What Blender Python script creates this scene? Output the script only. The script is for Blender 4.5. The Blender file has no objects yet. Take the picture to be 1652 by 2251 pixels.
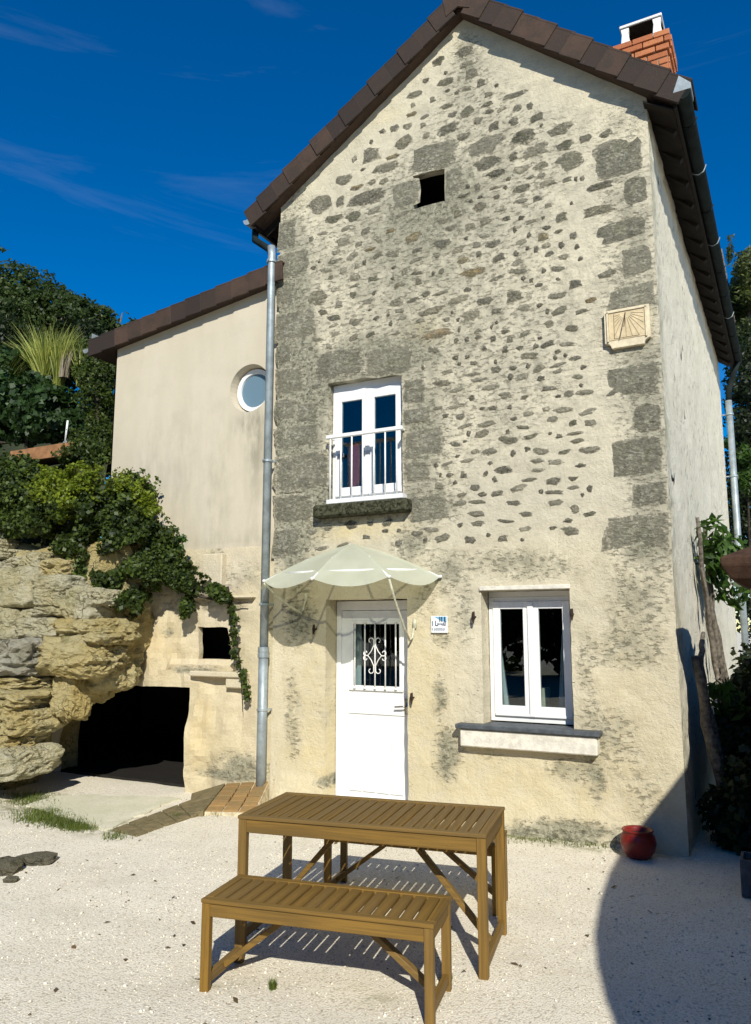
import bpy, bmesh, math, random
import numpy as np
from mathutils import Vector, Matrix, noise as mnoise
R = math.radians
scene = bpy.context.scene
col = scene.collection

# ------------------------------------------------------------------ camera
CAM = np.array([4.935, -6.935, 1.8])
FPX, PW, PH = 1709.0, 1652.0, 2251.0
YAW, PITCH = R(28), math.atan(255 / 1709)
cam_d = bpy.data.cameras.new('camera'); cam = bpy.data.objects.new('camera', cam_d); col.objects.link(cam)
cam.location = CAM
cam.rotation_euler = (R(90) + PITCH, 0, YAW)
cam_d.sensor_fit = 'VERTICAL'; cam_d.sensor_height = 36.0; cam_d.lens = 36.0 * FPX / PH
cam_d.clip_start = 0.05; cam_d.clip_end = 2000
scene.camera = cam
scene.render.resolution_x, scene.render.resolution_y = 751, 1024

# ------------------------------------------------------------------ light
SUN_SLOPE = (-0.80, 1.24)          # ground run of the sunlight per metre of drop
SUN_TRAVEL = Vector((SUN_SLOPE[0], SUN_SLOPE[1], -1.0)).normalized()
SUN_EL = math.asin(-SUN_TRAVEL.z)
SUN_AZ = math.atan2(-SUN_TRAVEL.x, -SUN_TRAVEL.y)        # compass angle of the sun, clockwise from +Y
world = bpy.data.worlds.new('World'); scene.world = world; world.use_nodes = True
wn = world.node_tree.nodes; wl = world.node_tree.links
bg = wn['Background']
sky = wn.new('ShaderNodeTexSky'); sky.sky_type = 'NISHITA'; sky.sun_disc = False
sky.sun_elevation = SUN_EL; sky.sun_rotation = SUN_AZ
sky.altitude = 600; sky.air_density = 1.0; sky.dust_density = 0.1; sky.ozone_density = 3.0
hsv = wn.new('ShaderNodeHueSaturation'); hsv.inputs['Hue'].default_value = 0.507; hsv.inputs['Saturation'].default_value = 1.58; hsv.inputs['Value'].default_value = 1.0
wl.new(sky.outputs[0], hsv.inputs['Color'])
# thin cirrus, all round the sky
tc = wn.new('ShaderNodeTexCoord'); mp = wn.new('ShaderNodeMapping')
mp.inputs['Location'].default_value = (3.1, 1.7, 0.4); mp.inputs['Rotation'].default_value = (0.05, 0.12, 0.5); mp.inputs['Scale'].default_value = (1.2, 1.2, 9.0)
nz = wn.new('ShaderNodeTexNoise'); nz.inputs['Scale'].default_value = 1.7; nz.inputs['Detail'].default_value = 7; nz.inputs['Roughness'].default_value = 0.62; nz.inputs['Distortion'].default_value = 0.8
rp = wn.new('ShaderNodeValToRGB'); rp.color_ramp.elements[0].position = 0.56; rp.color_ramp.elements[0].color = (0, 0, 0, 1)
rp.color_ramp.elements[1].position = 0.86; rp.color_ramp.elements[1].color = (0.065, 0.065, 0.065, 1)
mx = wn.new('ShaderNodeMix'); mx.data_type = 'RGBA'; mx.inputs['B'].default_value = (7.0, 8.2, 9.5, 1)
wl.new(tc.outputs['Generated'], mp.inputs[0]); wl.new(mp.outputs[0], nz.inputs['Vector']); wl.new(nz.outputs['Fac'], rp.inputs[0])
wl.new(rp.outputs[0], mx.inputs['Factor']); wl.new(hsv.outputs[0], mx.inputs['A']); wl.new(mx.outputs['Result'], bg.inputs['Color'])
bg.inputs['Strength'].default_value = 0.11
sun_d = bpy.data.lights.new('sun', 'SUN'); sun_d.energy = 5.0; sun_d.angle = R(0.5); sun_d.color = (1.0, 0.965, 0.86)
sun = bpy.data.objects.new('sun', sun_d); col.objects.link(sun)
sun.rotation_euler = SUN_TRAVEL.to_track_quat('-Z', 'Y').to_euler(); sun.location = (8, -12, 12)
vs = scene.view_settings; vs.view_transform = 'Standard'; vs.look = 'None'; vs.exposure = 0.16; vs.gamma = 1.0; vs.use_curve_mapping = False

# ------------------------------------------------------------------ pixel -> direction helpers (pixels of the 1652x2251 view)
_f = np.array([-math.sin(YAW) * math.cos(PITCH), math.cos(YAW) * math.cos(PITCH), math.sin(PITCH)])
_r = np.array([math.cos(YAW), math.sin(YAW), 0.0]); _u = np.cross(_r, _f)
def _ray(u, v): return _f * FPX + _r * (u - PW / 2) - _u * (v - PH / 2)
def on_y(u, v, y=0.0):
    d = _ray(u, v); p = CAM + d * ((y - CAM[1]) / d[1]); return Vector(p)
def on_z(u, v, z=0.0):
    d = _ray(u, v); p = CAM + d * ((z - CAM[2]) / d[2]); return Vector(p)

rnd = random.Random(7)

# ------------------------------------------------------------------ object helpers
def tag(o, label=None, cat=None, group=None, kind=None):
    if label: o['label'] = label
    if cat: o['category'] = cat
    if group: o['group'] = group
    if kind: o['kind'] = kind
    return o
def empty(name, loc=(0, 0, 0), rz=0.0, label=None, cat=None, group=None):
    o = bpy.data.objects.new(name, None); col.objects.link(o); o.location = loc; o.rotation_euler = (0, 0, rz)
    o.empty_display_size = 0.1
    return tag(o, label, cat, group)
def link_mesh(name, me, parent=None):
    o = bpy.data.objects.new(name, me); col.objects.link(o)
    if parent is not None: o.parent = parent
    return o
def copy_tree(o, parent=None):
    c = o.copy(); col.objects.link(c); c.parent = parent
    for ch in list(o.children): copy_tree(ch, c)
    return c

class MB:
    def __init__(s): s.v = []; s.f = []
    def add(s, vs, fs):
        b = len(s.v); s.v += [tuple(p) for p in vs]; s.f += [tuple(i + b for i in f) for f in fs]; return s
    def box(s, x0, x1, y0, y1, z0, z1, m=None):
        p = [Vector((x, y, z)) for z in (z0, z1) for y in (y0, y1) for x in (x0, x1)]
        if m is not None: p = [m @ q for q in p]
        return s.add(p, [(0, 2, 3, 1), (4, 5, 7, 6), (0, 1, 5, 4), (2, 6, 7, 3), (0, 4, 6, 2), (1, 3, 7, 5)])
    def bar(s, a, b, w, h, up=(0, 0, 1)):
        a = Vector(a); b = Vector(b); d = (b - a); L = d.length; d.normalize()
        sd = d.cross(Vector(up)); sd = sd.normalized() if sd.length > 1e-4 else Vector((1, 0, 0)); n = sd.cross(d)
        m = Matrix((sd, d, n)).transposed().to_4x4(); m.translation = a
        return s.box(-w / 2, w / 2, 0, L, -h / 2, h / 2, m)
    def prism(s, poly, y0, y1, m=None):      # poly of (x,z), extruded along y
        n = len(poly); p = [Vector((x, y0, z)) for x, z in poly] + [Vector((x, y1, z)) for x, z in poly]
        if m is not None: p = [m @ q for q in p]
        return s.add(p, [tuple(range(n)), tuple(range(2 * n - 1, n - 1, -1))] + [(i, i + n, (i + 1) % n + n, (i + 1) % n) for i in range(n)])
    def tube(s, path, r, seg=10, cap=True):
        path = [Vector(p) for p in path]; n = len(path); rs = r if isinstance(r, (list, tuple)) else [r] * n
        base = len(s.v); ref = None
        for i, p in enumerate(path):
            d = (path[min(i + 1, n - 1)] - path[max(i - 1, 0)]).normalized()
            if ref is None: ref = d.orthogonal().normalized()
            ref = (ref - d * ref.dot(d)).normalized(); bt = d.cross(ref)
            for k in range(seg):
                a = 2 * math.pi * k / seg; s.v.append(tuple(p + (ref * math.cos(a) + bt * math.sin(a)) * rs[i]))
        for i in range(n - 1):
            for k in range(seg):
                k2 = (k + 1) % seg; s.f.append((base + i * seg + k, base + i * seg + k2, base + (i + 1) * seg + k2, base + (i + 1) * seg + k))
        if cap:
            s.f.append(tuple(base + k for k in range(seg - 1, -1, -1))); s.f.append(tuple(base + (n - 1) * seg + k for k in range(seg)))
        return s
    def lathe(s, prof, c=(0, 0, 0), seg=24):
        base = len(s.v)
        for r, z in prof:
            for k in range(seg):
                a = 2 * math.pi * k / seg; s.v.append((c[0] + r * math.cos(a), c[1] + r * math.sin(a), c[2] + z))
        for i in range(len(prof) - 1):
            for k in range(seg):
                k2 = (k + 1) % seg; s.f.append((base + i * seg + k, base + i * seg + k2, base + (i + 1) * seg + k2, base + (i + 1) * seg + k))
        return s
    def mesh(s, name, mat, bevel=0.0, smooth=False):
        me = bpy.data.meshes.new(name); me.from_pydata(s.v, [], s.f)
        if bevel > 0:
            bm = bmesh.new(); bm.from_mesh(me)
            bmesh.ops.bevel(bm, geom=list(bm.edges), offset=bevel, segments=1, affect='EDGES', clamp_overlap=True)
            bm.to_mesh(me); bm.free()
        bm = bmesh.new(); bm.from_mesh(me); bmesh.ops.recalc_face_normals(bm, faces=bm.faces); bm.to_mesh(me); bm.free()
        if smooth: me.polygons.foreach_set('use_smooth', [True] * len(me.polygons))
        if mat is not None: me.materials.append(mat)
        return me
    def build(s, name, mat, parent=None, bevel=0.0, smooth=False):
        return link_mesh(name, s.mesh(name, mat, bevel, smooth), parent)

def np_mesh(name, verts, faces, mat, attrs=None, smooth=False):
    me = bpy.data.meshes.new(name)
    verts = np.asarray(verts, np.float32); faces = np.asarray(faces, np.int32)
    me.vertices.add(len(verts)); me.vertices.foreach_set('co', verts.ravel())
    k = faces.shape[1]; me.loops.add(faces.size); me.loops.foreach_set('vertex_index', faces.ravel())
    me.polygons.add(len(faces)); me.polygons.foreach_set('loop_start', np.arange(0, faces.size, k, dtype=np.int32))
    me.polygons.foreach_set('loop_total', np.full(len(faces), k, np.int32))
    if smooth: me.polygons.foreach_set('use_smooth', np.ones(len(faces), bool))
    me.update(calc_edges=True)
    for an, av in (attrs or {}).items():
        a = me.attributes.new(an, 'FLOAT', 'POINT'); a.data.foreach_set('value', np.asarray(av, np.float32))
    if mat is not None: me.materials.append(mat)
    return me

# ------------------------------------------------------------------ materials
class NB:
    def __init__(s, name):
        s.m = bpy.data.materials.new(name); s.m.use_nodes = True; s.t = s.m.node_tree; s.n = s.t.nodes; s.l = s.t.links
        s.p = s.n['Principled BSDF']; s.out = s.n['Material Output']
        s.geo = None
    def new(s, t, **kw):
        n = s.n.new(t)
        for k, v in kw.items(): setattr(n, k, v)
        return n
    def put(s, sock, v):
        if hasattr(v, 'is_output') or isinstance(v, bpy.types.NodeSocket): s.l.new(v, sock)
        elif isinstance(v, (tuple, list)) and len(v) == 3 and len(sock.default_value) == 4: sock.default_value = (*v, 1)
        else: sock.default_value = v
    def pos(s):
        if s.geo is None: s.geo = s.new('ShaderNodeNewGeometry')
        return s.geo.outputs['Position']
    def objc(s): return s.new('ShaderNodeTexCoord').outputs['Object']
    def scale(s, vec, sc, rot=(0, 0, 0)):
        m = s.new('ShaderNodeMapping'); s.l.new(vec, m.inputs[0]); m.inputs['Scale'].default_value = sc; m.inputs['Rotation'].default_value = rot; return m.outputs[0]
    def noise(s, vec, scale, detail=6, rough=0.6, dist=0.0):
        n = s.new('ShaderNodeTexNoise'); s.l.new(vec, n.inputs['Vector']); n.inputs['Scale'].default_value = scale
        n.inputs['Detail'].default_value = detail; n.inputs['Roughness'].default_value = rough; n.inputs['Distortion'].default_value = dist; return n.outputs['Fac']
    def voro(s, vec, scale, feature='F1', out='Distance', rnd=1.0):
        n = s.new('ShaderNodeTexVoronoi', feature=feature); s.l.new(vec, n.inputs['Vector']); n.inputs['Scale'].default_value = scale; n.inputs['Randomness'].default_value = rnd; return n.outputs[out]
    def step(s, v, a, b, c=0.0, d=1.0):
        n = s.new('ShaderNodeMapRange', interpolation_type='SMOOTHSTEP'); s.put(n.inputs['Value'], v)
        for i, x in zip(('From Min', 'From Max', 'To Min', 'To Max'), (a, b, c, d)): n.inputs[i].default_value = x
        return n.outputs['Result']
    def math(s, op, a, b=0.0, clamp=False):
        n = s.new('ShaderNodeMath', operation=op, use_clamp=clamp); s.put(n.inputs[0], a); s.put(n.inputs[1], b); return n.outputs[0]
    def mix(s, fac, a, b, mode='MIX'):
        n = s.new('ShaderNodeMix', data_type='RGBA', blend_type=mode); s.put(n.inputs['Factor'], fac); s.put(n.inputs['A'], a); s.put(n.inputs['B'], b); return n.outputs['Result']
    def attr(s, name): return s.new('ShaderNodeAttribute', attribute_name=name).outputs['Fac']
    def bump(s, h, strength=0.5, dist=0.02, prev=None):
        n = s.new('ShaderNodeBump'); n.inputs['Strength'].default_value = strength; n.inputs['Distance'].default_value = dist; s.put(n.inputs['Height'], h)
        if prev is not None: s.l.new(prev, n.inputs['Normal'])
        return n.outputs[0]
    def done(s, color, rough=0.8, spec=0.3, metal=0.0, normal=None):
        s.put(s.p.inputs['Base Color'], color); s.put(s.p.inputs['Roughness'], rough); s.p.inputs['Specular IOR Level'].default_value = spec
        s.put(s.p.inputs['Metallic'], metal)
        if normal is not None: s.l.new(normal, s.p.inputs['Normal'])
        return s.m

def simple(name, c, rough=0.6, spec=0.3, metal=0.0, var=0.12, scale=12, bump=0.0, bscale=60):
    b = NB(name); p = b.objc(); n = b.noise(p, scale, 5)
    cc = b.mix(b.step(n, 0.3, 0.7), tuple(x * (1 - var) for x in c), tuple(min(1, x * (1 + var)) for x in c))
    nm = b.bump(b.noise(p, bscale, 4), bump, 0.01) if bump else None
    return b.done(cc, rough, spec, metal, nm)

def plaster_nodes(b, base, warm, grey):
    """lime render: tone drifts, algae and lichen where the 'dirt' attribute lets them, small pits. Returns colour, height."""
    p = b.pos()
    big = b.noise(p, 0.9, 2, 0.55); mid = b.noise(p, 5.0, 5, 0.65); fine = b.noise(p, 42, 4, 0.75)
    c = b.mix(b.step(big, 0.35, 0.68), base, grey)
    c = b.mix(b.math('MULTIPLY', b.step(b.noise(p, 5.0, 7, 0.78), 0.44, 0.64, 0, 0.62), b.step(b.attr('dirt'), 0.0, 0.25, 0.42, 1.0)), c, tuple(x * 0.66 for x in grey))
    w = b.math('MULTIPLY', b.attr('warm'), b.step(mid, 0.25, 0.7, 0.4, 1.0))
    c = b.mix(w, c, warm)
    c = b.mix(b.step(fine, 0.3, 0.75, 0.0, 0.28), c, tuple(x * 0.62 for x in base))
    # horizontal scratches and pits left by the trowel and by lost aggregate
    st = b.noise(b.scale(p, (9, 9, 34), (0, 0.06, 0)), 1.6, 4, 0.62)
    pit = b.step(st, 0.655, 0.73)
    pit = b.math('MULTIPLY', pit, b.step(b.noise(p, 2.1, 2), 0.42, 0.6))
    c = b.mix(b.math('MULTIPLY', pit, 0.55), c, (0.16, 0.145, 0.10))
    # close rubble mottling where the plaster is thin
    rub = b.math('MULTIPLY', b.step(b.noise(b.scale(p, (7.5, 7.5, 17), (0, 0.08, 0)), 1.7, 5, 0.72), 0.51, 0.64), b.step(b.attr('dirt'), 0.12, 0.34))
    c = b.mix(b.math('MULTIPLY', rub, 0.68), c, (0.20, 0.185, 0.125))
    # lichen / algae
    d = b.attr('dirt'); n1 = b.noise(p, 13, 6, 0.74); n2 = b.noise(p, 3.2, 5, 0.6)
    t = b.math('ADD', b.math('MULTIPLY', d, 0.52), b.math('ADD', b.math('MULTIPLY', n1, 0.62), b.math('MULTIPLY', n2, 0.38)))
    m = b.step(t, 0.60, 0.93)
    gcol = b.mix(b.step(b.noise(p, 26, 4, 0.75), 0.35, 0.62), (0.07, 0.07, 0.042), (0.33, 0.32, 0.235))
    c = b.mix(b.math('MULTIPLY', m, 0.82), c, gcol)
    # white lichen crumbs inside the dirt
    wl_ = b.math('MULTIPLY', m, b.step(b.noise(p, 55, 3, 0.75), 0.58, 0.68))
    c = b.mix(b.math('MULTIPLY', wl_, 0.6), c, (0.55, 0.53, 0.46))
    h = b.math('ADD', b.math('ADD', b.math('MULTIPLY', mid, 0.9), b.math('MULTIPLY', rub, -0.3)), b.math('ADD', b.math('MULTIPLY', fine, 0.35), b.math('MULTIPLY', pit, -0.35)))
    h = b.math('ADD', h, b.math('MULTIPLY', b.noise(p, 150, 2, 0.6), 0.16))
    h = b.math('ADD', h, b.math('MULTIPLY', b.math('MULTIPLY', m, n1), 0.35))
    return c, h
PL_BASE, PL_WARM, PL_GREY = (0.67, 0.605, 0.45), (0.63, 0.525, 0.30), (0.57, 0.52, 0.395)
b = NB('lime_plaster'); c_, h_ = plaster_nodes(b, PL_BASE, PL_WARM, PL_GREY); M_wall = b.done(c_, 0.95, 0.1, 0, b.bump(h_, 0.95, 0.028))

def stone_mat():
    b = NB('embedded_stone'); pc, ph = plaster_nodes(b, PL_BASE, PL_WARM, PL_GREY)
    oi = b.new('ShaderNodeObjectInfo'); p = b.pos()
    n = b.noise(p, 19, 5, 0.75); n2 = b.noise(p, 60, 4, 0.75); n3 = b.noise(b.scale(p, (1, 1, 3.2)), 11, 5, 0.7)
    s = b.mix(b.step(n, 0.34, 0.62), b.mix(0.80, oi.outputs['Color'], (0.016, 0.018, 0.009)), oi.outputs['Color'])
    s = b.mix(b.step(b.noise(p, 7, 3), 0.5, 0.65, 0, 0.45), s, (0.15, 0.155, 0.07))
    s = b.mix(b.step(n2, 0.50, 0.66, 0, 0.65), s, (0.43, 0.41, 0.32))
    s = b.mix(b.step(n3, 0.58, 0.68, 0, 0.6), s, (0.035, 0.033, 0.022))
    e = b.math('ADD', b.attr('edge'), b.math('MULTIPLY', b.math('SUBTRACT', b.noise(b.scale(p, (1, 1, 1.6)), 24, 6, 0.8), 0.5), 4.4))
    e = b.step(e, 0.10, 1.0)
    e = b.math('MULTIPLY', e, oi.outputs['Alpha'])
    c = b.mix(e, pc, s)
    h = b.math('ADD', ph, b.math('MULTIPLY', e, b.math('ADD', b.math('MULTIPLY', n, 1.2), b.math('MULTIPLY', n3, 0.9))))
    return b.done(c, 0.95, 0.1, 0, b.bump(h, 0.9, 0.03))
M_stone = stone_mat()

b = NB('rough_render'); p = b.pos()
n1 = b.noise(p, 1.6, 5); n2 = b.noise(b.scale(p, (10, 10, 4)), 2.4, 6, 0.65); n3 = b.noise(p, 70, 5, 0.7)
c = b.mix(b.step(n1, 0.3, 0.7), (0.82, 0.765, 0.62), (0.75, 0.695, 0.55))
pit = b.math('MULTIPLY', b.step(n2, 0.57, 0.68), b.step(b.noise(p, 1.3, 3), 0.35, 0.55))
c = b.mix(b.math('MULTIPLY', pit, 0.75), c, (0.12, 0.105, 0.075)); c = b.mix(b.step(n3, 0.35, 0.7, 0, 0.3), c, (0.36, 0.33, 0.25))
gr = b.math('MULTIPLY', b.attr('dirt'), b.step(b.noise(p, 7, 7, 0.7), 0.35, 0.62)); c = b.mix(b.math('MULTIPLY', gr, 0.8), c, (0.20, 0.20, 0.11))
h = b.math('ADD', b.math('MULTIPLY', n3, 0.5), b.math('ADD', b.math('MULTIPLY', pit, -0.7), b.math('MULTIPLY', b.noise(p, 9, 5), 0.8)))
M_side = b.done(c, 0.95, 0.1, 0, b.bump(h, 0.9, 0.025))

b = NB('smooth_render'); p = b.pos()
n1 = b.noise(b.scale(p, (2.2, 2.2, 0.45)), 1.0, 5, 0.55); n2 = b.noise(p, 120, 4, 0.6); n3 = b.noise(p, 14, 5)
c = b.mix(b.step(n1, 0.3, 0.7), (0.60, 0.535, 0.42), (0.54, 0.48, 0.365))
c = b.mix(b.step(b.noise(p, 3, 5, 0.7), 0.45, 0.7, 0, 0.4), c, (0.48, 0.43, 0.325))
c = b.mix(b.step(n2, 0.45, 0.7, 0, 0.34), c, (0.30, 0.265, 0.19))
dm = b.math('MULTIPLY', b.attr('dirt'), b.step(b.noise(b.scale(p, (9, 9, 2.5)), 1.0, 6, 0.65), 0.3, 0.68)); c = b.mix(b.math('MULTIPLY', dm, 0.75), c, (0.22, 0.205, 0.15))
h = b.math('ADD', b.math('MULTIPLY', n2, 0.6), b.math('MULTIPLY', n3, 0.4))
M_annex = b.done(c, 0.9, 0.15, 0, b.bump(h, 0.5, 0.008))

def rock_material(name, a, bb, dark, moss):
    b = NB(name); p = b.pos()
    n1 = b.noise(p, 2.3, 5, 0.6); n2 = b.noise(b.scale(p, (1, 1, 2.2)), 9, 7, 0.75); n3 = b.noise(p, 60, 5, 0.75)
    wv_ = b.new('ShaderNodeVectorMath', operation='ADD'); b.l.new(p, wv_.inputs[0]); nn = b.new('ShaderNodeTexNoise'); nn.inputs['Scale'].default_value = 5; b.l.new(p, nn.inputs['Vector'])
    sc = b.new('ShaderNodeVectorMath', operation='SCALE'); b.l.new(nn.outputs['Color'], sc.inputs[0]); sc.inputs['Scale'].default_value = 0.35; b.l.new(sc.outputs[0], wv_.inputs[1])
    cr = b.step(b.voro(b.scale(wv_.outputs[0], (1, 1, 1.9)), 4.2, 'DISTANCE_TO_EDGE'), 0.0, 0.05, 1.0, 0.0)
    cr = b.math('MULTIPLY', cr, b.step(b.noise(p, 3.1, 3), 0.45, 0.6))
    c = b.mix(b.step(n1, 0.32, 0.66), a, bb); c = b.mix(b.step(n2, 0.55, 0.70, 0, 0.75), c, dark); c = b.mix(b.step(n3, 0.48, 0.72, 0, 0.4), c, tuple(x * 0.5 for x in a))
    c = b.mix(b.math('MULTIPLY', cr, 0.45), c, dark)
    mm = b.math('MULTIPLY', b.step(b.noise(p, 3.7, 6, 0.72), 0.54, 0.66), moss); c = b.mix(mm, c, (0.13, 0.14, 0.05))
    h = b.math('ADD', b.math('MULTIPLY', n2, 1.4), b.math('ADD', b.math('MULTIPLY', n3, 0.45), b.math('MULTIPLY', b.noise(p, 24, 6, 0.75), 0.8)))
    h = b.math('ADD', h, b.math('MULTIPLY', cr, -0.7))
    return b.done(c, 0.95, 0.1, 0, b.bump(h, 1.0, 0.06))
M_rock = rock_material('tufa_rock', (0.66, 0.57, 0.31), (0.58, 0.45, 0.18), (0.13, 0.105, 0.045), 0.5)
M_rock_pale = rock_material('pale_tufa_rock', (0.68, 0.63, 0.45), (0.60, 0.53, 0.30), (0.13, 0.115, 0.06), 0.45)
M_rock_grey = rock_material('weathered_rock', (0.58, 0.55, 0.44), (0.40, 0.37, 0.27), (0.09, 0.08, 0.05), 0.35)
M_fieldrock = rock_material('field_rock', (0.17, 0.155, 0.11), (0.22, 0.20, 0.14), (0.05, 0.045, 0.03), 0.5)

b = NB('cave_rock_wall'); c_, h_ = plaster_nodes(b, (0.62, 0.54, 0.36), (0.56, 0.42, 0.20), (0.58, 0.51, 0.38)); M_cave = b.done(c_, 0.95, 0.1, 0, b.bump(h_, 0.7, 0.03))

b = NB('gravel_ground'); p = b.pos()
v1 = b.voro(p, 95); v2 = b.voro(p, 45); vc = b.new('ShaderNodeTexVoronoi'); b.l.new(p, vc.inputs['Vector']); vc.inputs['Scale'].default_value = 95
n1 = b.noise(p, 0.7, 5); n2 = b.noise(p, 6, 6, 0.65); n3 = b.noise(p, 28, 6, 0.7)
c = b.mix(b.step(n1, 0.3, 0.7), (0.81, 0.745, 0.61), (0.74, 0.67, 0.53)); c = b.mix(b.step(n2, 0.35, 0.75, 0, 0.3), c, (0.62, 0.55, 0.42))
sep = b.new('ShaderNodeSeparateColor'); b.l.new(vc.outputs['Color'], sep.inputs[0])
c = b.mix(b.step(sep.outputs[0], 0.0, 1.0, 0.0, 0.35), c, (0.82, 0.78, 0.69)); c = b.mix(b.step(sep.outputs[1], 0.93, 0.97, 0, 0.5), c, (0.22, 0.185, 0.12))
c = b.mix(b.step(v1, 0.46, 0.85, 0, 0.6), c, (0.42, 0.36, 0.25)); c = b.mix(b.step(n3, 0.625, 0.69, 0, 0.7), c, (0.22, 0.18, 0.11)); c = b.mix(b.step(b.noise(p, 3.3, 5, 0.7), 0.5, 0.72, 0, 0.3), c, (0.60, 0.53, 0.38))
gm = b.math('MULTIPLY', b.attr('moss'), b.step(b.noise(p, 8, 7, 0.7), 0.38, 0.62)); c = b.mix(gm, c, (0.17, 0.17, 0.07))
h = b.math('ADD', b.math('MULTIPLY', v1, -0.8), b.math('ADD', b.math('MULTIPLY', n3, 0.7), b.math('MULTIPLY', v2, -0.5)))
M_gravel = b.done(c, 0.95, 0.1, 0, b.bump(h, 0.5, 0.007))

b = NB('pebble'); oi = b.attr('rnd'); c = b.mix(b.step(oi, 0, 1), (0.80, 0.75, 0.65), (0.66, 0.60, 0.48)); c = b.mix(b.step(oi, 0.95, 0.96), c, (0.13, 0.11, 0.075)); M_pebble = b.done(c, 0.9, 0.2)

def leaf_mat(name, dark, light, trans=0.35):
    b = NB(name); r = b.attr('rnd'); p = b.pos()
    c = b.mix(b.step(r, 0.0, 1.0), dark, light); c = b.mix(b.step(b.noise(p, 2.2, 4), 0.35, 0.65, 0, 0.5), c, tuple(x * 0.5 for x in dark))
    m = b.done(c, 0.5, 0.35)
    tr = b.new('ShaderNodeBsdfTranslucent'); b.l.new(b.mix(0.5, c, tuple(min(1, x * 1.5) for x in light)), tr.inputs[0])
    ms = b.new('ShaderNodeMixShader'); ms.inputs[0].default_value = trans
    b.l.new(b.p.outputs[0], ms.inputs[1]); b.l.new(tr.outputs[0], ms.inputs[2]); b.l.new(ms.outputs[0], b.out.inputs['Surface'])
    return m
M_ivy = leaf_mat('ivy_leaf', (0.018, 0.034, 0.008), (0.115, 0.165, 0.030), 0.42)
M_lime = leaf_mat('lime_leaf', (0.10, 0.15, 0.015), (0.30, 0.36, 0.03), 0.45)
M_tree = leaf_mat('tree_leaf', (0.022, 0.040, 0.010), (0.075, 0.115, 0.022))
M_tree2 = leaf_mat('hedge_leaf', (0.010, 0.018, 0.007), (0.04, 0.06, 0.014))
M_conifer = leaf_mat('conifer_leaf', (0.03, 0.045, 0.012), (0.12, 0.15, 0.03))
M_big = leaf_mat('broad_leaf', (0.02, 0.045, 0.012), (0.06, 0.12, 0.03))
M_vine = leaf_mat('vine_leaf', (0.03, 0.07, 0.012), (0.10, 0.19, 0.03), 0.45)
M_fan = leaf_mat('fan_blade', (0.16, 0.21, 0.035), (0.55, 0.56, 0.15), 0.45)
M_dry = leaf_mat('dry_blade', (0.22, 0.18, 0.12), (0.42, 0.36, 0.26), 0.2)
M_litter = leaf_mat('dry_leaf', (0.06, 0.045, 0.025), (0.20, 0.13, 0.06), 0.1)
M_grass = leaf_mat('grass_blade', (0.06, 0.10, 0.015), (0.20, 0.24, 0.04), 0.4)
M_bark = simple('bark', (0.14, 0.12, 0.095), 0.95, 0.1, 0, 0.5, 25, 0.8, 40)
M_stem = simple('dark_stem', (0.05, 0.04, 0.03), 0.95, 0.1, 0, 0.4, 25, 0.8, 60)

def teak(name, sc):
    b = NB(name); p = b.objc(); oi = b.new('ShaderNodeObjectInfo')
    g = b.noise(b.scale(p, sc), 1.0, 5, 0.65); g2 = b.noise(b.scale(p, tuple(x * 0.25 for x in sc)), 1.0, 3, 0.6)
    c = b.mix(b.step(g, 0.36, 0.66), (0.235, 0.130, 0.022), (0.135, 0.076, 0.015)); c = b.mix(b.step(g2, 0.42, 0.66, 0, 0.6), c, (0.11, 0.066, 0.018))
    c = b.mix(b.math('MULTIPLY', oi.outputs['Random'], 0.6), c, (0.16, 0.105, 0.04))
    return b.done(c, 0.55, 0.25, 0, b.bump(g, 0.3, 0.003))
M_teak = teak('teak', (70, 2.2, 70)); M_teak_x = teak('teak_lengthwise', (2.2, 70, 70)); M_teak_z = teak('teak_upright', (70, 70, 2.2))
b = NB('roof_clay'); p = b.pos(); oi = b.new('ShaderNodeObjectInfo'); n1 = b.noise(p, 7, 6, 0.65); n2 = b.noise(p, 60, 5, 0.7)
c = b.mix(oi.outputs['Random'], (0.030, 0.021, 0.018), (0.075, 0.046, 0.032)); c = b.mix(b.step(n1, 0.35, 0.7, 0, 0.6), c, (0.030, 0.025, 0.021)); c = b.mix(b.step(n2, 0.6, 0.72, 0, 0.4), c, (0.16, 0.14, 0.10))
M_tile = b.done(c, 0.8, 0.25, 0, b.bump(b.math('ADD', n2, n1), 0.5, 0.006))
b = NB('brick'); p = b.pos(); oi = b.new('ShaderNodeObjectInfo'); n1 = b.noise(p, 22, 6, 0.68); n2 = b.noise(p, 110, 4, 0.7)
c = b.mix(oi.outputs['Random'], (0.50, 0.19, 0.085), (0.40, 0.135, 0.06)); c = b.mix(b.step(n1, 0.5, 0.72, 0, 0.6), c, (0.22, 0.09, 0.05)); c = b.mix(b.step(n2, 0.58, 0.7, 0, 0.4), c, (0.58, 0.34, 0.22))
M_brick = b.done(c, 0.9, 0.15, 0, b.bump(b.math('ADD', n2, n1), 0.6, 0.006))
b = NB('paving_clay'); p = b.pos(); oi = b.new('ShaderNodeObjectInfo'); n1 = b.noise(p, 9, 6, 0.68); n2 = b.noise(p, 70, 4, 0.7)
c = b.mix(oi.outputs['Random'], (0.34, 0.20, 0.075), (0.23, 0.145, 0.06)); c = b.mix(b.step(n1, 0.42, 0.7, 0, 0.75), c, (0.20, 0.155, 0.07)); c = b.mix(b.step(n2, 0.55, 0.7, 0, 0.5), c, (0.42, 0.33, 0.19))
M_pave = b.done(c, 0.85, 0.2, 0, b.bump(b.math('ADD', n2, n1), 0.5, 0.006))
M_mortar = simple('mortar', (0.33, 0.27, 0.19), 0.95, 0.1, 0, 0.3, 20, 0.5)
M_pjoint = simple('pale_mortar', (0.55, 0.47, 0.32), 0.95, 0.1, 0, 0.3, 20, 0.5)
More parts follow.
